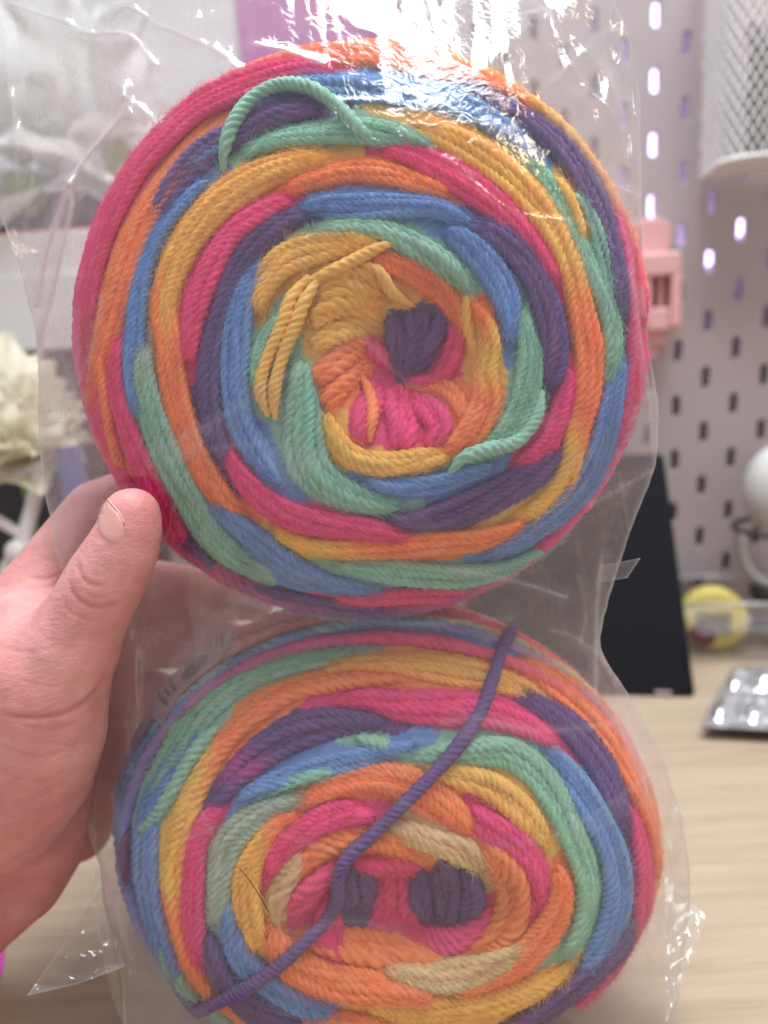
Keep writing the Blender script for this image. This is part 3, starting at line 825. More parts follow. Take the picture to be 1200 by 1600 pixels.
TOP = '''
O 430,80,8 500,76,26 590,80,40 670,98,36 740,118,36 800,142,24 850,165,8
Y 740,95,8 800,122,24 860,165,34 915,210,40 955,258,42 978,305,32 990,360,16 994,400,8
P 545,95,14 500,96,34 440,104,52 370,128,58 300,165,60 250,215,58 212,260,50 182,315,46 158,370,40 142,430,28 133,490,18 130,560,10
O 345,190,14 275,275,40 215,360,58 172,470,60 150,560,42 140,620,26 150,690,10
P 190,490,10 183,560,25 184,610,38 203,680,48 228,745,50 255,815,42 285,880,36 325,930,26 380,948,12
O 155,545,14 163,620,15 172,690,13 186,740,8
P 146,560,16 150,620,20 161,680,18 180,740,16 205,790,12
V 270,830,8 300,868,22 345,908,36 410,937,42 480,950,36 560,956,24 640,958,10
V 680,112,6 740,140,24 810,178,40 870,222,50 915,275,54 945,335,48 962,400,38 973,460,26 980,530,8
P 955,295,8 972,340,12 985,400,16 991,460,20 996,530,30 995,600,36 988,660,36 977,715,34 958,765,32 930,808,20 900,838,6
B 405,138,8 460,126,28 540,126,46 620,134,52 700,152,52 765,186,42 820,230,28 855,270,8
V 520,165,30 440,175,50 370,205,50 305,245,48 262,300,32 238,355,14
B 362,215,8 325,238,16 285,268,16 262,300,8
B 345,262,10 290,310,26 245,370,34 222,430,38 208,500,40 202,570,36 207,630,22 216,680,8
G 232,520,8 224,575,34 T 236,640,50 262,715,62 290,775,62 325,835,54 365,876,38 405,902,18
B 312,765,8 345,808,32 395,848,50 450,888,50 510,914,40 570,925,22 625,924,8
P 500,935,6 580,940,22 670,935,30 750,932,32 800,924,24 850,905,16 895,880,8
T 500,876,6 560,890,30 640,899,44 720,902,48 780,893,38 835,872,26 885,843,16 915,815,6
V 750,915,8 800,906,22 850,885,34 900,857,38 945,822,32 978,780,12
B 982,540,8 970,595,28 957,650,44 942,705,48 915,760,54 872,803,52 820,838,38 775,864,24 745,876,6
Y 868,272,10 895,318,16 915,372,8
T 805,222,8 850,268,22 882,322,22 905,370,24 930,425,38 952,475,48 960,520,46 958,570,32 946,630,12
T 895,290,8 925,340,22 945,390,28 957,435,24 960,470,10
T 370,246,8 425,222,28 500,207,38 565,198,54 615,205,46 660,222,18 690,232,6
Y 595,170,8 660,186,42 735,216,62 800,264,64 850,318,58 882,375,46 900,430,38 O 912,490,46 921,550,54 918,610,52 906,660,44 Y 895,710,40 880,755,44 845,792,38 800,815,20 765,828,6
Y 555,232,8 475,246,40 400,272,64 340,312,70 290,370,62 262,430,52 252,480,46 O 260,535,48 266,590,50 278,645,50 300,700,46 330,752,48 365,795,38 405,815,16
Y 410,818,8 465,853,24 525,864,36 O 600,860,42 690,848,44 750,840,42 800,825,26 840,805,8
O 430,305,8 480,284,34 545,265,44 610,266,44 665,284,32 715,302,8
P 585,230,8 645,243,36 715,279,54 780,322,56 828,370,48 860,415,32 880,455,8
P 470,300,8 415,325,30 365,358,42 332,408,48 310,465,48 300,520,34 294,580,8
V 500,320,10 450,338,38 405,370,48 368,415,40 345,475,28 328,540,38 324,600,46 331,655,44 346,705,36 370,760,16
B 455,325,8 505,315,34 560,318,52 620,320,54 680,327,44 725,343,18 755,355,6
V 715,338,8 765,362,42 815,405,58 850,460,62 870,515,56 872,565,44 860,620,16
P 897,565,6 886,615,36 874,660,46 858,698,46 826,720,20 800,732,6
V 590,802,6 640,812,30 700,804,58 765,782,64 825,752,58 865,722,32 888,690,8
P 350,685,5 366,726,20 400,766,40 448,802,54 510,822,52 575,832,40 625,842,22 665,846,6
B 440,392,8 402,430,34 376,490,54 368,550,60 366,610,54 374,665,58 396,712,54 425,750,28 455,778,8
B 690,350,8 738,380,46 770,422,60 788,465,56 797,505,34 800,545,8
T 470,385,6 520,358,22 585,358,32 640,378,50 692,406,50 725,438,28 742,470,6
T 822,462,8 818,505,32 828,550,52 828,600,56 815,650,52 785,690,46 745,712,34 708,726,8
B 560,750,6 620,764,30 680,757,44 735,738,32 785,725,8
T 440,490,14 408,540,24 398,585,14 405,620,8
T 468,545,10 464,590,46 465,640,72 470,690,84 490,735,82 540,767,64 595,784,36 645,793,8
Y 508,630,8 522,675,34 550,712,48 600,728,48 650,722,42 690,714,22 714,716,6
Y 405,500,8 412,455,42 445,405,62 505,380,58 560,375,32 612,392,10
O 560,395,8 610,412,36 655,435,56 695,462,46 716,500,28 722,550,8
Y 726,455,12 728,500,20 738,545,16 745,575,6
O 738,462,10 757,500,28 Y 766,540,44 757,585,54 O 757,625,58 742,662,56 715,692,38 680,708,8
'''
TOP_INNER = '''
Y 500,470,60 530,455,60 570,460,44 610,470,20
Y 488,450,40 535,430,44 590,438,34 640,474,18
Y 482,500,46 530,480,48 575,484,40 604,492,20
Y 482,545,44 530,518,46 575,510,36 600,512,16
O 490,595,46 530,565,48 565,542,38 588,530,14
O 505,635,34 535,605,42 560,582,32 580,560,12
V 612,494,30 618,530,40 622,565,30 626,590,14
V 650,486,50 650,520,56 640,560,40 632,588,16
V 688,490,26 680,525,30 655,565,26 640,588,10
P 572,530,14 592,552,30 612,570,22 625,585,10
P 712,505,14 708,545,36 694,580,36 668,600,16
P 640,590,8 655,595,10 690,597,16
P 590,592,16 582,625,44 572,660,48 560,688,24
P 612,600,24 625,635,56 630,668,60 625,698,30
P 640,610,24 672,640,56 685,668,56 668,696,28
O 640,606,12 684,600,36 714,622,32 720,655,10
'''
LOW = '''
B 372,1032,6 440,1003,30 520,985,42 600,978,50 680,985,56 760,1000,48 820,1018,38 868,1038,12
T 580,1018,6 510,1029,30 440,1040,44 370,1064,60 308,1105,70 272,1155,58 240,1205,38 212,1265,12
T 345,1125,10 300,1180,18 268,1235,18 240,1275,18 205,1310,12
B 330,1120,6 292,1165,26 258,1210,36 232,1260,40 222,1320,48 220,1370,50 226,1420,50 240,1475,48 260,1525,36 285,1570,10
T 247,1475,8 260,1515,16 276,1560,10
V 197,1300,8 193,1345,14 197,1395,8
O 690,1062,8 610,1058,32 520,1066,44 450,1082,52 395,1116,52 350,1155,42 Y 315,1205,48 285,1260,52 266,1325,50 260,1380,44 O 266,1430,32 282,1485,26 305,1530,26 340,1580,22 370,1620,14
Y 485,1050,6 550,1036,24 620,1036,40 700,1044,54 770,1054,48 820,1072,34 862,1094,8
O 780,1022,6 835,1038,34 885,1072,54 930,1112,58 965,1160,54 992,1212,46 1013,1265,34 1026,1320,18 1029,1400,8
T 815,988,6 870,1016,32 915,1054,34 958,1100,28 985,1145,22 1006,1195,8
Y 1020,1290,8 1030,1350,12 1029,1420,12 1018,1480,8
P 495,1098,6 560,1088,26 630,1098,52 700,1106,68 770,1116,66 825,1137,48 865,1160,26 894,1184,6
V 620,1128,8 530,1124,46 470,1138,64 420,1168,68 M 380,1203,58 V 345,1245,36 322,1280,8
V 790,1074,6 840,1102,34 890,1136,54 930,1178,58 958,1225,50 976,1270,34 988,1325,8
V 995,1425,6 978,1480,28 940,1518,44 890,1555,50 835,1590,48 780,1622,30
P 985,1235,6 1000,1285,20 1010,1340,32 1012,1395,32 1003,1455,24 975,1515,20 930,1558,18 885,1600,14
B 662,1160,8 600,1172,30 530,1192,42 460,1212,38 400,1235,26 358,1264,8
T 525,1202,12 465,1218,17 405,1238,10
T 555,1150,10 590,1162,18 625,1176,18 652,1186,8
T 620,1185,8 680,1178,32 740,1168,54 800,1172,62 845,1205,60 875,1255,54 898,1315,48 916,1375,46 915,1425,42 898,1475,30 863,1516,8
B 840,1152,6 875,1186,32 908,1226,48 938,1278,58 960,1335,60 966,1390,60 955,1445,54 930,1495,38 890,1534,8
G 505,1238,6 440,1262,32 388,1288,52 352,1322,58 338,1370,54 333,1415,42 332,1468,10
P 360,1250,6 325,1285,30 304,1328,40 297,1380,44 296,1430,44 303,1480,32 318,1534,8
O 475,1262,8 432,1288,28 Y 402,1325,42 386,1370,56 390,1420,56 400,1465,42 406,1498,12
B 358,1395,6 350,1440,34 362,1490,48 395,1525,54 440,1553,48 490,1580,38 550,1604,24
V 322,1450,6 330,1495,28 346,1535,42 378,1568,52 425,1595,52 480,1622,40
T 275,1520,6 292,1555,26 318,1592,36 350,1628,30
O 440,1262,8 500,1240,36 560,1222,52 620,1222,64 680,1248,72 725,1280,48 752,1312,8
Y 650,1196,6 710,1216,42 765,1230,52 810,1258,50 842,1295,34 862,1338,6
P 597,1280,6 540,1276,42 490,1290,56 447,1316,52 425,1348,32 413,1378,6
P 735,1253,12 765,1285,52 802,1318,60 835,1358,46 845,1395,26 842,1432,6
O 868,1342,6 876,1390,40 868,1430,56 845,1470,58 805,1510,50 755,1540,36 700,1558,8
O 425,1435,10 440,1480,52 475,1515,80 525,1540,82 580,1550,62 640,1555,32 695,1562,8
Y 912,1496,6 875,1532,28 825,1562,44 765,1580,58 690,1585,62 620,1582,50 555,1566,10
O 480,1600,20 560,1606,36 650,1625,40 740,1632,30
N 832,1468,6 785,1497,36 735,1518,56 680,1530,60 630,1525,46 590,1512,10
'''
LOW_INNER = '''
O 470,1468,10 540,1478,58 600,1482,72 650,1492,58 705,1508,16
O 748,1320,8 785,1362,56 802,1405,68 792,1450,66 758,1480,42 720,1492,8
N 476,1332,8 455,1355,36 438,1390,46 433,1425,38 440,1458,10
O 672,1348,10 620,1322,48 560,1310,48 505,1328,42 472,1362,32 453,1402,8
N 597,1288,6 640,1305,40 682,1322,48 720,1334,52 744,1352,32 753,1382,6
P 530,1352,10 495,1385,42 470,1412,46 452,1442,20
P 527,1400,10 512,1435,50 517,1465,58 536,1502,20
P 545,1352,8 590,1358,34 630,1358,42 664,1368,14
P 600,1368,26 602,1400,44 596,1440,34
P 632,1372,20 636,1405,40 645,1445,36
V 545,1352,18 543,1385,32 546,1425,24
V 568,1356,18 570,1388,32 566,1425,20
V 655,1362,20 656,1395,42 668,1438,30
V 690,1352,34 700,1395,56 700,1448,34
V 728,1362,24 742,1398,40 722,1448,24
P 768,1412,8 740,1450,32 695,1470,46 655,1458,22 636,1440,8
'''
top = Cake(567, 527, 212, 83, 30, 2.8, (0, 0, 1), (0, 0), (640, 560), (17, 17), .42)
low = Cake(628, 1329, 228, 84.5, 34, 2.4, (.03, -.10, 1), (-.25, .35), (645, 1400), (24, 15), .40, .83)

def build_cake(cake, label, outer, inner, girths):
    t = thing('yarn_cake', label, 'yarn cake', cake.world(np.array([0, -cake.R*cake.sy, 0.])), 'yarn cakes inside the clear bag')
    for k, s in enumerate(outer.strip().splitlines()): lay(cake, t, s, lift=.35*((k*7) % 3-1))
    for s in inner.strip().splitlines(): lay(cake, t, s, lift=.4, drift=.12, strand_px=21, dome=.0, bulge={'V': 3.2, 'P': 1.2}.get(s[0], .4))
    girth(cake, t, np.linspace(.22, -1.1, 17), girths)
    cake.core(t)
    return t
top_cake = build_cake(top, 'upper rainbow yarn cake with a purple centre, its pink rim pinched by the thumb', TOP, TOP_INNER, ['PYOPPPVP', 'OYOPPOVB', 'PYYOPPVP', 'YOOPPPBV', 'BOPTPOVY'])
low_cake = build_cake(low, 'lower rainbow yarn cake with an orange and tan middle and a loose purple tail', LOW, LOW_INNER, ['OPBP', 'OBBV', 'YTBP', 'POBV', 'OPTB', 'PNOB'])

def loose(cake, parent, name, pts, dye, radius, label, pitch=9.):
    """a loose strand: rows of px, py, height above the winding (mm)"""
    C = catmull(np.array(pts, float), 5)
    Wp, L = cake.hit(C[:, 0], C[:, 1]); nm = cake.normal(L)
    q = cake.world(L+nm*np.where(C[:, 2:3] > 0, C[:, 2:3]*.62, C[:, 2:3]))
    v, f, d, data = rope(q, nm@cake.A.T, np.tile(DYE[dye], (len(q), 1)), radius, pitch, 1., step=.45)
    o = obj(name, v, f, M['yarn'], parent, attrs={'dye': d}, label=label)
    add_fuzz(parent.name, data, radius, 4, 1.4)
    return o
loose(top, top_cake, 'loose_loop', [(345, 262, -1.5), (352, 235, 1), (368, 200, 2.5), (398, 163, 3.2), (440, 143, 3.4), (487, 147, 3.2), (527, 172, 2.5), (560, 205, 1.2), (590, 222, -1.6)], 'T', 1.85, 'teal loop standing proud near the upper rim')
loose(top, top_cake, 'crossing_strand', [(478, 440, -.6), (520, 424, 1), (558, 406, 1.4), (592, 388, 1), (620, 378, -1)], 'Y', 1.6, 'single yellow strand crossing the inner ring')
loose(top, top_cake, 'crossing_strand', [(500, 432, -.6), (478, 470, 1.6), (462, 510, 2), (442, 560, 2), (430, 610, 1.6), (428, 655, -1.)], 'Y', 1.75, 'yellow strand lying across the teal winding')
loose(top, top_cake, 'crossing_strand', [(482, 430, -.6), (455, 470, 1.4), (440, 515, 2), (418, 565, 2), (408, 610, 1.8), (418, 650, -1.)], 'Y', 1.75, 'yellow strand lying across the teal winding')
loose(top, top_cake, 'crossing_strand', [(566, 585, -.8), (574, 615, 1.6), (580, 650, 1.8), (578, 690, -.5)], 'O', 1.6, 'orange strand across the pink core')
loose(top, top_cake, 'crossing_strand', [(560, 410, -.8), (592, 425, 1.2), (612, 455, 1.6), (645, 476, .4)], 'Y', 1.6, 'yellow strand curling over the inner edge')
loose(top, top_cake, 'crossing_strand', [(700, 745, -.8), (722, 716, 1.4), (760, 702, 2), (805, 690, 1.6), (836, 655, .6), (850, 610, -1)], 'T', 1.9, 'teal strand bowed out at the lower right')
loose(low, low_cake, 'yarn_tail', [(808, 968, 2.5), (800, 985, 2.6), (783, 1015, 2.4), (770, 1055, 2.2), (752, 1105, 2.4), (718, 1160, 2.4), (672, 1212, 2.4), (622, 1262, 2.2), (580, 1302, 2.4), (545, 1332, 3), (528, 1360, 4), (521, 1398, 4), (500, 1438, 3), (452, 1490, 2.2), (400, 1530, 2.2), (350, 1556, 2.2), (310, 1574, 2.), (280, 1577, 1.2), (258, 1562, .2), (246, 1535, -1.5)], 'V', 1.9, 'loose purple tail slung across the whole face', 7.5)
build_fuzz(top_cake.name, top_cake)
build_fuzz(low_cake.name, low_cake)

# the paper label glued to the side of the lower cake
def ruled(A, B, nu=26, nv=8):
    A, B = catmull(np.array(A, float), 2), catmull(np.array(B, float), 2)
    u = np.linspace(0, 1, nu)
    r = lambda P: np.stack([np.interp(u, np.linspace(0, 1, len(P)), P[:, k]) for k in (0, 1)], 1)
    A, B = r(A), r(B)
    w = np.linspace(0, 1, nv)[None, :, None]
    return A[:, None]*(1-w)+B[:, None]*w
LAB = ruled([(361, 947), (319, 980), (284, 1014), (258, 1055), (238, 1118)], [(366, 1010), (345, 1038), (312, 1066), (284, 1094), (260, 1136)])
def on_label(G, lift):
    q = G.reshape(-1, 2)
    Wp, L = low.hit(q[:, 0], q[:, 1])
    return low.world(L+low.normal(L)*lift)
def label_patch(name, u0, u1, w0, w1, mat, parent, lift, nu=8, nv=3, ellipse=False):
    nU, nV = LAB.shape[:2]
    def pt(u, w):
        a, b = u*(nU-1), w*(nV-1); i = np.clip(a.astype(int), 0, nU-2); j = np.clip(b.astype(int), 0, nV-2)
        fa, fb = (a-i)[..., None], (b-j)[..., None]
        return LAB[i, j]*(1-fa)*(1-fb)+LAB[i+1, j]*fa*(1-fb)+LAB[i, j+1]*(1-fa)*fb+LAB[i+1, j+1]*fa*fb
    if ellipse:
        t = np.linspace(0, 2*np.pi, 28, endpoint=False)
        r = np.array([0, .5, 1])[:, None]
        u = (u0+u1)/2+(u1-u0)/2*r*np.cos(t); w = (w0+w1)/2+(w1-w0)/2*r*np.sin(t)
        v = on_label(pt(u, w), lift)
        f = [(i*28+k, i*28+(k+1) % 28, (i+1)*28+(k+1) % 28, (i+1)*28+k) for i in range(2) for k in range(28)]
        return obj(name, v, f, mat, parent)
    U, Wd = np.meshgrid(np.linspace(u0, u1, nu), np.linspace(w0, w1, nv), indexing='ij')
    v = on_label(pt(U, Wd), lift)
    f = [(i*nv+j, i*nv+j+1, (i+1)*nv+j+1, (i+1)*nv+j) for i in range(nu-1) for j in range(nv-1)]
    return obj(name, v, f, mat, parent)
tagp = label_patch('paper_label', 0, 1, 0, 1, M['paper'], low_cake, 1.6, 30, 10)
tagp['label'] = 'pale paper label with a dark green oval on the side'
label_patch('green_oval', .28, .58, .60, .86, M['green'], tagp, 1.9, ellipse=True)
for k, (a0, a1) in enumerate(((.10, .13), (.155, .18), (.205, .24))):
    label_patch('print_line', a0, a1, .18, .82-.1*k, M['ink'], tagp, 1.8, 3, 5)
for k, (a0, a1, w0, w1) in enumerate(((.30, .62, .16, .20), (.28, .60, .27, .31), (.33, .66, .38, .42), (.66, .70, .2, .8), (.74, .77, .2, .7), (.81, .85, .2, .8))):
    label_patch('print_line', a0, a1, w0, w1, M['ink'], tagp, 1.8, 6, 3)

# ------------------------------------------------------------------ the hand
def cap_pts(*rows):
    """rows of px, py, depth mm, radius mm -> capsule chain"""
    r = np.array(rows, float)
    return at(r[:, 0], r[:, 1], r[:, 2]), r[:, 3]
HAND = [
    cap_pts((206, 806, 184, 7.6), (203, 828, 184, 8.4), (190, 862, 184.5, 9.4), (166, 905, 186, 10.4), (140, 955, 188, 10.8), (108, 1010, 191, 13.5), (62, 1065, 195, 17.5)),     # thumb
    cap_pts((62, 1065, 195, 17.5), (62, 1140, 199, 18.0), (48, 1205, 204, 17.5), (10, 1270, 211, 17)),                            # thenar
    cap_pts((40, 1000, 206, 15), (0, 1070, 214, 21), (-40, 1180, 222, 24), (-60, 1320, 228, 25), (-170, 1480, 240, 27)),          # dorsum
    cap_pts((72, 1130, 216, 14), (80, 1220, 224, 14), (70, 1300, 230, 15), (30, 1370, 234, 15), (-60, 1420, 238, 20), (-170, 1490, 240, 27)),   # heel of the palm
    cap_pts((-170, 1480, 240, 27), (-420, 1330, 300, 29)),                                                                        # wrist
    cap_pts((20, 990, 216, 14.5), (88, 890, 224, 11.8), (152, 800, 232, 10.4), (230, 765, 246, 9.4), (300, 770, 261, 8.4), (350, 790, 264, 7.4)),   # index
    cap_pts((10, 1040, 226, 14.5), (95, 955, 240, 11.5), (165, 930, 254, 11.4), (240, 920, 266, 11), (320, 930, 275, 10.4), (400, 940, 278, 7.6)),  # middle
    cap_pts((0, 1120, 236, 14.5), (90, 1040, 252, 11.5), (165, 1010, 262, 11.6), (240, 1000, 273, 11.2), (330, 1003, 282, 10), (410, 1015, 287, 7.4)),      # ring
    cap_pts((0, 1200, 240, 14), (85, 1130, 258, 10.5), (150, 1095, 266, 10.8), (225, 1085, 277, 10.4), (300, 1095, 287, 7.8), (350, 1105, 288, 6.6)),       # little
    cap_pts((60, 1090, 228, 15), (75, 1180, 238, 15), (70, 1260, 240, 15)),                                                       # palm
    cap_pts((172, 925, 256, 9), (165, 985, 254, 11), (160, 1080, 256, 12), (158, 1190, 262, 12), (120, 1290, 262, 13)),
]
def hand_mesh():
    P = np.concatenate([c[0] for c in HAND]); R = max(c[1].max() for c in HAND)
    H = 1.25
    lo = P.min(0)-R-4; hi = P.max(0)+R+4
    lo[0] = max(lo[0], at(-330, 1500, 250)[0])
    n = np.ceil((hi-lo)/H).astype(int)
    G = [lo[k]+np.arange(n[k])*H for k in range(3)]
    S = np.full(n, 60.0, np.float32)
    X = np.stack(np.meshgrid(*G, indexing='ij'), -1).astype(np.float32)
    for chain, (p, r) in enumerate(HAND):
        d = np.full(n, 60.0, np.float32)
        for a, b, ra, rb in zip(p[:-1], p[1:], r[:-1], r[1:]):
            m = max(ra, rb)+14
            l = np.maximum(((np.minimum(a, b)-m-lo)/H).astype(int), 0); h = np.minimum(((np.maximum(a, b)+m-lo)/H).astype(int)+1, n)
            if (h <= l).any(): continue
            sl = tuple(slice(l[k], h[k]) for k in range(3))
            ab = b-a; t = np.clip(((X[sl]-a)@ab)/(ab@ab), 0, 1)
            q = np.linalg.norm(X[sl]-(a+t[..., None]*ab), axis=-1)-(ra+(rb-ra)*t)
            d[sl] = np.minimum(d[sl], q)
        k = 5.0 if chain in (0, 1, 2, 3, 4, 9, 10) else 3.0             # soft webs where the parts meet
        h_ = np.clip(.5+.5*(S-d)/k, 0, 1)
        S = S*(1-h_)+d*h_-k*h_*(1-h_)
    # naive surface nets
    ins = S < 0
    c = np.zeros(n-1, np.int8)
    for dx in (0, 1):
        for dy in (0, 1):
            for dz in (0, 1): c += ins[dx:n[0]-1+dx, dy:n[1]-1+dy, dz:n[2]-1+dz]
    act = (c > 0) & (c < 8)
    idx = np.full(n-1, -1); idx[act] = np.arange(act.sum())
    ijk = np.argwhere(act)
    acc = np.zeros((len(ijk), 3)); cnt = np.zeros(len(ijk))
    cor = [(x, y, z) for x in (0, 1) for y in (0, 1) for z in (0, 1)]
    for A in cor:
        for B in cor:
            if sum(abs(A[k]-B[k]) for k in range(3)) == 1 and A < B:
                sa = S[tuple((ijk+A).T)]; sb = S[tuple((ijk+B).T)]
                m = (sa < 0) != (sb < 0)
                t = np.where(m, sa/np.where(m, sa-sb, 1), 0)[:, None]
                acc += np.where(m[:, None], np.array(A)+t*(np.array(B)-np.array(A)), 0); cnt += m
    v = lo+(ijk+acc/cnt[:, None])*H
    F = []
    for ax in range(3):
        u, w = (ax+1) % 3, (ax+2) % 3
        s0 = [slice(1, n[k]-1) for k in range(3)]; s0[ax] = slice(0, n[ax]-1)
        s1 = list(s0); s1[ax] = slice(1, n[ax])
        a, b = ins[tuple(s0)], ins[tuple(s1)]
        q = np.argwhere(a != b); off = np.ones(3, int); off[ax] = 0; q = q+off
        flip = a[a != b]
        eu, ew = np.eye(3, dtype=int)[u], np.eye(3, dtype=int)[w]
        quad = np.stack([idx[tuple((q-eu-ew).T)], idx[tuple((q-ew).T)], idx[tuple(q.T)], idx[tuple((q-eu).T)]], 1)
        quad[~flip] = quad[~flip][:, ::-1]
        F.append(quad)
    F = np.concatenate(F); F = F[(F >= 0).all(1)]
    # relax
    e = np.concatenate([F[:, [0, 1]], F[:, [1, 2]], F[:, [2, 3]], F[:, [3, 0]]])
    deg = np.bincount(e.ravel(), minlength=len(v))[:, None]
    for _ in range(6):
        s = np.stack([np.bincount(e[:, 0], v[e[:, 1], k], len(v))+np.bincount(e[:, 1], v[e[:, 0], k], len(v)) for k in range(3)], 1)
        v = v*.45+.55*s/np.maximum(deg, 1)
    return v, F, e
def vnormals(v, F):
    fn = np.cross(v[F[:, 2]]-v[F[:, 0]], v[F[:, 3]]-v[F[:, 1]])
    nn = np.stack([sum(np.bincount(F[:, k], fn[:, j], len(v)) for k in range(4)) for j in range(3)], 1)
    return nn/(np.linalg.norm(nn, axis=1, keepdims=True)+1e-9)
hv, hF, hE = hand_mesh()
# one subdivision so that creases have vertices to bend
me = raw_mesh('tmp', hv, hF); ob = bpy.data.objects.new('tmp', me); COL.objects.link(ob)
sm = ob.modifiers.new('s', 'SUBSURF'); sm.levels = 1; sm.render_levels = 1
ev = ob.evaluated_get(bpy.context.evaluated_depsgraph_get()); m2 = bpy.data.meshes.new_from_object(ev)
hv = np.empty(len(m2.vertices)*3); m2.vertices.foreach_get('co', hv); hv = hv.reshape(-1, 3)*1000
hF = np.empty(len(m2.polygons)*4, int); m2.loops.foreach_get('vertex_index', hF); hF = hF.reshape(-1, 4)
bpy.data.objects.remove(ob); bpy.data.meshes.remove(me); bpy.data.meshes.remove(m2)
hn = vnormals(hv, hF)
X, Y, Dp = to_px(hv)
front = np.clip(-(hn@FW)*1.6+.25, 0, 1)*(Dp < 216)
CREASE = [  # photo polylines, depth mm, half width px
    ([(122, 878), (126, 898), (138, 911), (160, 916)], .75, 3.2), ([(108, 905), (116, 930), (142, 947), (172, 946), (190, 940)], .8, 3.6),
    ([(131, 925), (150, 934), (172, 932)], .4, 2.6), ([(98, 935), (110, 958), (140, 968)], .4, 3),
    ([(0, 1118), (40, 1121), (88, 1118), (122, 1104), (148, 1082), (166, 1048)], 1.3, 4.5), ([(20, 1128), (70, 1140), (120, 1130)], .35, 3),
    ([(30, 1060), (70, 1072), (110, 1068)], .3, 3), ([(0, 1165), (60, 1182), (110, 1170)], .35, 3), ([(0, 1205), (50, 1222), (100, 1210)], .35, 3),
    ([(0, 1262), (40, 1290), (80, 1280)], .5, 3.5), ([(5, 1330), (40, 1340), (70, 1325)], .5, 3.5), ([(0, 1010), (40, 1020), (80, 1016)], .3, 3),
    ([(47, 902), (70, 904), (92, 898)], .5, 3), ([(40, 916), (64, 918), (84, 916)], .35, 3), ([(60, 870), (84, 876)], .3, 3),
    ([(210, 905), (224, 912), (236, 905)], .3, 3), ([(150, 1150), (110, 1165), (60, 1158)], .25, 3),
]
flush_shade = np.zeros(len(hv)); push = np.zeros(len(hv))
for pl, dep, hw in CREASE:
    C = catmull(np.array(pl, float), 3)
    near = (X > C[:, 0].min()-25) & (X < C[:, 0].max()+25) & (Y > C[:, 1].min()-25) & (Y < C[:, 1].max()+25) & (front > 0)
    ii = np.where(near)[0]
    if not len(ii): continue
    d = np.sqrt((X[ii, None]-C[None, :, 0])**2+(Y[ii, None]-C[None, :, 1])**2)
    k = d.argmin(1); d = d.min(1); tt = k/(len(C)-1)
    fade = np.minimum(1, np.minimum(tt, 1-tt)*5+.15)
    push[ii] -= .42*(dep*np.exp(-(d/hw)**2)-.10*dep*np.exp(-((d-hw*2.6)/(hw*1.5))**2))*front[ii]*fade
    flush_shade[ii] = np.maximum(flush_shade[ii], .5*min(1, dep)*np.exp(-(d/hw/1.2)**2)*fade)
flush_shade = np.maximum(flush_shade, .55*np.exp(-(((X-225)/40)**2+((Y-805)/55)**2))*(Dp < 200))
flush_shade = np.maximum(flush_shade, .35*smooth01((Y-1150)/250))  # shade of the lower palm put into the skin colour
# flat of the thumb nail
NAIL = np.array([(160, 776), (153, 792), (152, 814), (154, 834), (166, 848), (184, 851), (194, 838), (194, 815), (186, 800), (175, 789), (167, 778)], float)
def in_poly(x, y, P):
    r = np.zeros(x.shape, bool); j = len(P)-1
    for i in range(len(P)):
        c = ((P[i, 1] > y) != (P[j, 1] > y)) & (x < (P[j, 0]-P[i, 0])*(y-P[i, 1])/(P[j, 1]-P[i, 1]+1e-9)+P[i, 0])
        r ^= c; j = i
    return r
hv = hv+hn*push[:, None]
hand = thing('hand', 'left hand gripping the clear bag, thumb in front and fingers behind', 'hand', at(30, 1150, 215))
obj('hand_skin', hv, hF, M['skin'], hand, attrs={'flush_shade': flush_shade})
from mathutils.bvhtree import BVHTree
bvh = BVHTree.FromPolygons(hv.tolist(), hF.tolist())
def shoot(px, py):
    d = ray(px, py); h = bvh.ray_cast(Vector(CAM), Vector(d/np.linalg.norm(d)))
    return (np.array(h[0]), np.array(h[1])) if h[0] is not None else (None, None)
def nail():
    c = NAIL.mean(0); nr, v, f = 6, [], []
    out = catmull(np.vstack([NAIL, NAIL[:1]]), 4)[:-1]; m = len(out)
    pts = []
    for r in np.linspace(0, 1, nr):
        for q in (out if r > 0 else out):
            p = c+(q-c)*r; w = p.copy(); h, n_ = shoot(*p); k = 0
            while h is None and k < 30:
                w = w+(np.array([200, 815])-w)*.06; h, n_ = shoot(*w); k += 1
            if h is None: h, n_ = at(*p, 184), -FW
            pts.append(h+n_*(.32 if r < .99 else -.2))
    pts = np.array(pts)
    f = [(i*m+j, i*m+(j+1) % m, (i+1)*m+(j+1) % m, (i+1)*m+j) for i in range(nr-1) for j in range(m)]
    nl = obj('thumb_nail', pts, f, M['nail'], hand)
    e = catmull(np.array([(153, 790), (160, 777), (167, 778), (176, 789), (187, 802), (194, 818)], float), 2); p = []
    for q in e:
        h, n_ = shoot(*q)
        if h is not None: p.append(h+n_*.08)
    v, f2 = tube(np.array(p), .22, 8)
    obj('nail_edge', v, f2, M['pale'], nl, label='pale free edge of the thumb nail')
nail()
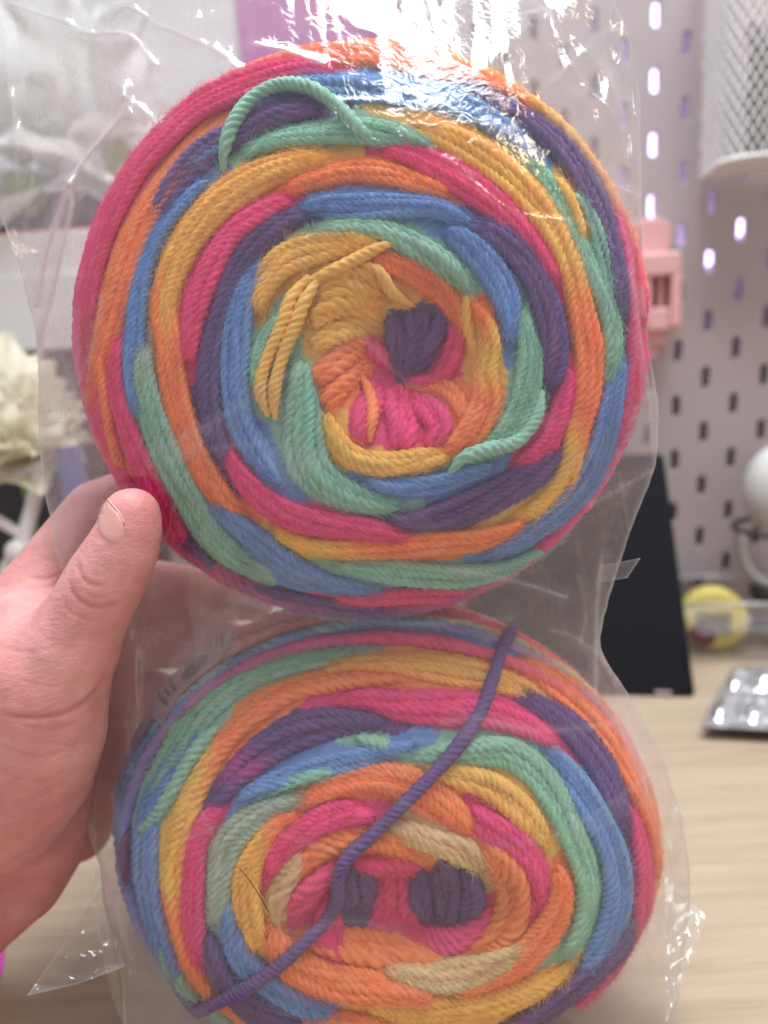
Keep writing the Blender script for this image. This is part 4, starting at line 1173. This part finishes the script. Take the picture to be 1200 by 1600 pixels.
# ------------------------------------------------------------------ the clear bag
OUT_L = catmull(np.array([(-150, -200), (-120, -60), (-80, 60), (-50, 200), (0, 335), (32, 430), (58, 540), (60, 640), (62, 720), (78, 810), (96, 890), (122, 960), (160, 1030), (163, 1130), (145, 1230), (139, 1295), (154, 1356), (166, 1430), (188, 1520), (196, 1620), (214, 1800)], float), 6)
OUT_R = catmull(np.array([(915, -200), (940, -60), (960, 0), (984, 60), (996, 130), (1001, 200), (1002, 300), (1004, 400), (1012, 520), (1024, 600), (1029, 660), (1022, 735), (1000, 790), (982, 840), (962, 900), (948, 950), (937, 1000), (946, 1030), (986, 1090), (1030, 1170), (1060, 1260), (1076, 1340), (1078, 1420), (1066, 1500), (1056, 1600), (1040, 1800)], float), 6)
def cake_depths(px, py):
    """depth of the nearest and the farthest cake surface at each pixel (inf / -inf where there is none)"""
    d = ray(px, py); fr = np.full(len(px), np.inf); bk = np.full(len(px), -np.inf)
    ts = np.linspace(165, 285, 120)
    for ck in (top, low):
        o = ck.local(CAM); dl = d@ck.A
        for a in range(0, len(px), 4000):
            sl = slice(a, a+4000)
            ins = ck.Fi(o+dl[sl, None]*ts[None, :, None]) < 0
            any_ = ins.any(1)
            f = np.where(any_, ts[ins.argmax(1)], np.inf); g = np.where(any_, ts[len(ts)-1-ins[:, ::-1].argmax(1)], -np.inf)
            fr[sl] = np.minimum(fr[sl], f); bk[sl] = np.maximum(bk[sl], g)
    return fr, bk
def seg_dist(px, py, pl):
    C = catmull(np.array(pl, float), 1.6); best = np.full(px.shape, 1e9)
    x0, x1, y0, y1 = C[:, 0].min()-60, C[:, 0].max()+60, C[:, 1].min()-60, C[:, 1].max()+60
    m = (px > x0) & (px < x1) & (py > y0) & (py < y1)
    d = np.full(m.sum(), 1e9)
    for c in C: d = np.minimum(d, (px[m]-c[0])**2+(py[m]-c[1])**2)
    best[m] = np.sqrt(d)
    return best
def relax(D, lim, sign, n):
    for _ in range(n):
        E_ = np.pad(D, 1, mode='edge')
        A = (E_[:-2, 1:-1]+E_[2:, 1:-1]+E_[1:-1, :-2]+E_[1:-1, 2:])/4
        A = np.minimum(A, lim) if sign < 0 else np.maximum(A, lim)
        A[:, 0] = D[:, 0]; A[:, -1] = D[:, -1]
        D = A
    return D
def resize(A, r, c):
    a = np.linspace(0, A.shape[0]-1, r); b = np.linspace(0, A.shape[1]-1, c)
    T = np.stack([np.interp(a, np.arange(A.shape[0]), A[:, k]) for k in range(A.shape[1])], 1)
    return np.stack([np.interp(b, np.arange(A.shape[1]), T[k]) for k in range(r)], 0)
FOLDS = [  #  photo polyline, rise mm, width px, whitening
    ([(193, 138), (190, 170), (178, 195), (140, 240), (108, 285), (90, 340), (72, 400), (58, 480)], 5., 16, .55),
    ([(108, 285), (112, 320), (96, 400), (78, 480), (62, 545)], 4., 14, .5),
    ([(20, 8), (90, 30), (140, 52), (200, 56), (240, 100)], 1.6, 9, .30), ([(196, 150), (218, 168), (244, 192)], 1.2, 7, .34),
    ([(215, 985), (210, 1050), (198, 1130), (205, 1210)], 1.0, 8, .14), ([(143, 1290), (160, 1345), (185, 1440), (205, 1500)], 1.5, 8, .2),
    ([(940, 870), (932, 960), (931, 1085)], 1.4, 7, .26), ([(938, 1020), (975, 1100), (1000, 1180), (1012, 1260)], 1.0, 10, .14),
    ([(235, 712), (330, 662), (420, 602), (530, 548)], .35, 4, .10), ([(230, 728), (310, 706), (430, 688)], .3, 4, .10),
    ([(690, 1130), (740, 1120), (800, 1136), (860, 1142), (960, 1130)], .4, 6, .10), ([(700, 890), (790, 905), (850, 922), (884, 934)], .9, 6, .22),
    ([(205, 1130), (260, 1128), (330, 1124)], .5, 5, .10), ([(390, 880), (500, 905), (620, 915)], .3, 4, .08), ([(355, 935), (470, 962), (640, 975), (800, 965)], .6, 6, .12),
    ([(920, 790), (975, 760), (1018, 735)], .6, 6, .16), ([(962, 290), (985, 300), (1000, 306)], .8, 5, .3), ([(860, 130), (905, 90), (950, 50)], 1.2, 10, .1),
    ([(30, 470), (70, 380), (110, 290)], .9, 10, .12), ([(5, 60), (20, 180), (28, 300)], 1.3, 10, .2), ([(62, 540), (70, 640), (64, 720)], .8, 8, .12), ([(82, 520), (118, 620), (130, 720)], .9, 8, .08),
    ([(170, 30), (200, 12), (250, 40), (330, 75), (370, 105)], 1.4, 9, .28), ([(395, 70), (440, 78), (500, 98)], 1.0, 7, .3),
    ([(560, 520), (640, 600), (760, 650), (905, 660)], .3, 4, .07), ([(300, 250), (420, 330), (500, 470)], .3, 4, .06), ([(700, 250), (800, 330), (925, 350)], .35, 4, .08), ([(620, 880), (760, 820), (930, 700)], .35, 4, .08),
    ([(240, 1330), (370, 1290), (520, 1330)], .3, 4, .08), ([(560, 1180), (640, 1260), (760, 1320), (900, 1300)], .3, 4, .07), ([(420, 1480), (560, 1440), (700, 1500), (860, 1480)], .3, 4, .07), ([(270, 1210), (330, 1300), (350, 1420)], .3, 4, .07),
    ([(985, 420), (1000, 520), (1015, 620), (1020, 700)], .9, 6, .22), ([(1005, 1180), (1040, 1280), (1052, 1380), (1048, 1480)], 1.2, 8, .2), ([(965, 1130), (1010, 1230), (1040, 1350)], .8, 6, .14), ([(900, 60), (960, 140), (980, 260)], 1.2, 9, .16), ([(860, 20), (900, 110), (960, 180)], 1.0, 8, .14),
    ([(905, 900), (915, 960), (905, 1010)], .8, 6, .14), ([(950, 1040), (905, 1000), (860, 985)], .7, 6, .12), ([(175, 1240), (190, 1320), (180, 1420), (205, 1530)], .9, 7, .14), ([(215, 1590), (300, 1610)], .6, 6, .1), ([(10, 420), (40, 360), (55, 240)], 1., 8, .16), ([(105, 640), (140, 560), (160, 470)], .8, 8, .12),
    ([(905, 1290), (960, 1250), (1015, 1210)], .35, 6, .1), ([(1040, 1395), (1010, 1450), (1015, 1500)], .8, 8, .16), ([(900, 1460), (930, 1400), (965, 1330)], .3, 5, .1),
]
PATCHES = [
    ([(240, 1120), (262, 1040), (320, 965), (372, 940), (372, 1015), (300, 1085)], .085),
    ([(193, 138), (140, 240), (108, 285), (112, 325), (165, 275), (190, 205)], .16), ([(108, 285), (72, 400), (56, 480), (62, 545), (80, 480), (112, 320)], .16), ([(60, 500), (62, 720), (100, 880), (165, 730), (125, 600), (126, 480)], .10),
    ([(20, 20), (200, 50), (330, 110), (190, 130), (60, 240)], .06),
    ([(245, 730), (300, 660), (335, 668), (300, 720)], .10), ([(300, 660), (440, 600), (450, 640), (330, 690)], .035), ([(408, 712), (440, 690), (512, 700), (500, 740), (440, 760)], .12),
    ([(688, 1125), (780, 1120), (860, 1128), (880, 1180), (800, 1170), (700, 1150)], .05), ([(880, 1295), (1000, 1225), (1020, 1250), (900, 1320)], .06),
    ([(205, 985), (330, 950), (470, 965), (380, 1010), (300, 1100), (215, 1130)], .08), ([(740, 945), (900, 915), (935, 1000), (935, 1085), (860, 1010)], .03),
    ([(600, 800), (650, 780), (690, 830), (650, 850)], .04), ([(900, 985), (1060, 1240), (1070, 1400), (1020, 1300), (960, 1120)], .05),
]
GLINTS = [  # small dents that catch the light: photo x, y, half width, half height, lean
    (868, 929, 18, 6, .9), (832, 917, 10, 5, .9), (972, 756, 20, 5, .75), (1010, 668, 7, 16, .7), (988, 190, 5, 60, .4), (952, 110, 13, 42, .42), (905, 140, 16, 12, .42), (868, 174, 20, 8, .5),
    (206, 168, 9, 15, .5), (24, 170, 10, 50, .42), (236, 44, 18, 12, .4), (70, 22, 30, 7, .4), (130, 48, 30, 6, .42), (8, 250, 8, 40, .5), (300, 20, 40, 14, .36), (240, 120, 20, 7, .45),
    (166, 1412, 11, 14, 1.1), (1036, 1470, 9, 26, 1.1), (1050, 1300, 6, 30, 1.), (150, 1340, 6, 20, 1.), (212, 1010, 6, 40, .9), (945, 860, 10, 6, .85), (352, 98, 26, 6, .5), (1000, 560, 5, 24, .6),
]
def film_sheet(name, parent, sign, rows=640, cols=360):
    py = np.linspace(-190, 1722, rows); s = np.linspace(0, 1, cols)
    L = np.interp(py, OUT_L[:, 1], OUT_L[:, 0]); R = np.interp(py, OUT_R[:, 1], OUT_R[:, 0])
    jag = lambda q: 2.6*crumple(py*.19, py*0+q, 31+q, 17, 4)+1.3*crumple(py*.19, py*0+q, 32+q, 6, 4)
    L = L+jag(1); R = R+jag(5)
    PX = L[:, None]+(R-L)[:, None]*s[None]; PY = np.repeat(py[:, None], cols, 1)
    r0, c0 = 150, 84
    px0, py0 = resize(PX, r0, c0), resize(PY, r0, c0)
    Dm = 207+17*smooth01((py0-860)/300)
    fr, bk = cake_depths(px0.ravel(), py0.ravel()); fr = fr.reshape(px0.shape); bk = bk.reshape(px0.shape)
    if sign < 0:
        lim = np.where(np.isfinite(fr), fr-4.4, 1e3)
        D = relax(np.minimum(Dm, lim), lim, -1, 700)
    else:
        lim = np.where(np.isfinite(bk), bk+4, -1e3)
        D = relax(np.maximum(Dm+.5, lim), lim, 1, 500)
    free = smooth01(np.abs(lim-D)/7.0)*np.where(np.abs(lim) < 900, .22, 1.)
    D, free = resize(D, rows, cols), resize(free, rows, cols)
    if sign < 0:                                # the thumb presses the film back
        td = seg_dist(PX, PY, [(206, 806), (190, 862), (166, 905), (140, 955), (108, 1010)])
        D = np.maximum(D, np.where(td < 75, 196.5+smooth01((td-52)/23)*-14, 0))
    x, y = PX*.19, PY*.19
    upper = smooth01((120-PY)/200)
    seed = 11 if sign < 0 else 23
    edge = smooth01(np.minimum(s, 1-s)*9)[None]
    rel = crumple(x, y, seed, 34, 4)*1.0+crumple(x, y, seed+1, 13, 4)*.34+crumple(x*1.2, y*.8, seed+2, 5.5, 4)*.16
    amp = (.10+free*(1.0+1.5*upper))
    patch = np.clip(.5+1.1*crumple(x, y, seed+7, 60, 5), 0, 1)
    side = 1.25-.92*smooth01((PX-180)/160)+.5*upper*smooth01((PX-180)/160)
    haze = (.027+.035*free+(.11*patch+.05*upper)*free*side)*np.ones_like(D)
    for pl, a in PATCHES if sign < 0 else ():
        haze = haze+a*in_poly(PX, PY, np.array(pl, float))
    gy, gx = np.gradient(rel); lap = np.abs(np.gradient(gy, axis=0)+np.gradient(gx, axis=1))
    haze = haze+np.clip(lap/np.percentile(lap, 99), 0, 1)**1.5*free*.10
    # above the upper cake the film runs on almost straight, and one pane of it leans back and catches the ceiling light
    if sign < 0:
        k0 = int(np.argmin(np.abs(py-185)))
        D = np.where(PY < 185, np.minimum(D, D[k0][None]+(185-PY)*.19*.24), D)
    yb = np.interp(PX, [430, 560, 640, 700, 738, 770, 820, 885, 960], [-60, 42, 70, 92, 108, 92, 45, 8, -60])
    D = D+np.clip(yb-PY, 0, 400)*.19*.34
    inpane = smooth01((yb-PY)/14)
    D = D+rel*amp*edge*(1-.35*inpane)+inpane*crumple(x*.9, y*1.1, seed+9, 8, 4)*.09
    if sign < 0:
        for gx_, gy_, gw, gh, gl in GLINTS:
            D = D+gl*(gy_-PY)*.19*np.exp(-((PX-gx_)/gw)**2-((PY-gy_)/(gh*1.5))**2)
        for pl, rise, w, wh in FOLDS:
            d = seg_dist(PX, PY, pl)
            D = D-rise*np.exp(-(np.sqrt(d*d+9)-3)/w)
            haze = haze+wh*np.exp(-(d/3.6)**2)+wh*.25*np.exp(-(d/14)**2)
    haze = haze+.22*np.exp(-(np.minimum(s, 1-s)[None]*(R-L)[:, None]/4.)**2)
    v = at(PX.ravel(), PY.ravel(), D.ravel())
    i = np.arange(rows-1)[:, None]*cols; j = np.arange(cols-1)[None]
    f = np.stack([i+j, i+cols+j, i+cols+j+1, i+j+1], -1).reshape(-1, 4)
    return obj(name, v, f, M['film'], parent, attrs={'haze': haze.ravel()})
bag = thing('plastic_bag', 'crinkled clear plastic bag wrapped tightly round both yarn cakes', 'bag', at(600, 1715, 224))
film_sheet('front_film', bag, -1)
film_sheet('back_film', bag, 1, 300, 160)
def film_ear(name, c4, depth, seed, amp, tilt=0., y0=0.):
    """a small corner of film that sticks out past the seam: four photo corners, the first two on the bag"""
    n = 30; u, w = np.meshgrid(np.linspace(0, 1, n), np.linspace(0, 1, n), indexing='ij')
    P = np.array(c4, float)
    q = (P[0]*(1-u)[..., None]+P[1]*u[..., None])*(1-w)[..., None]+(P[3]*(1-u)[..., None]+P[2]*u[..., None])*w[..., None]
    D = depth+crumple(q[..., 0]*.19, q[..., 1]*.19, seed, 9, 4)*amp+crumple(q[..., 0]*.19, q[..., 1]*.19, seed+5, 4, 3)*amp*.4-1.5*w+(y0-q[..., 1])*.2*tilt
    v = at(q[..., 0].ravel(), q[..., 1].ravel(), D.ravel())
    i = np.arange(n-1)[:, None]*n; j = np.arange(n-1)[None]
    f = np.stack([i+j, i+n+j, i+n+j+1, i+j+1], -1).reshape(-1, 4)
    hz = .12+.25*np.exp(-((1-w)/.06)**2)+.2*np.exp(-(np.minimum(u, 1-u)/.05)**2)
    return obj(name, v, f, M['film'], bag, attrs={'haze': hz.ravel()})
film_ear('corner_fold', [(936, 884), (930, 912), (980, 903), (1001, 872)], 209, 3, .9)
film_ear('corner_fold', [(1040, 1370), (1040, 1600), (1080, 1500), (1104, 1432)], 222, 8, 1.6, .75, 1440)
film_ear('corner_fold', [(160, 1385), (196, 1510), (120, 1538), (42, 1556)], 222, 9, 1.5, .85, 1450)
film_ear('seam_fold', [(152, 1352), (206, 1640), (176, 1560), (140, 1400)], 221, 12, 1.4)

P = catmull(np.array([(384, 1343), (400, 1362), (414, 1384), (427, 1408)], float), 3)
Wp, Lq = low.hit(P[:, 0], P[:, 1])
v, f = tube(low.world(Lq+low.normal(Lq)*4.9), .11, 5)
tag(obj('stray_hair', v, f, M['hair']), 'single dark stray hair on the film over the lower yarn cake', 'hair')
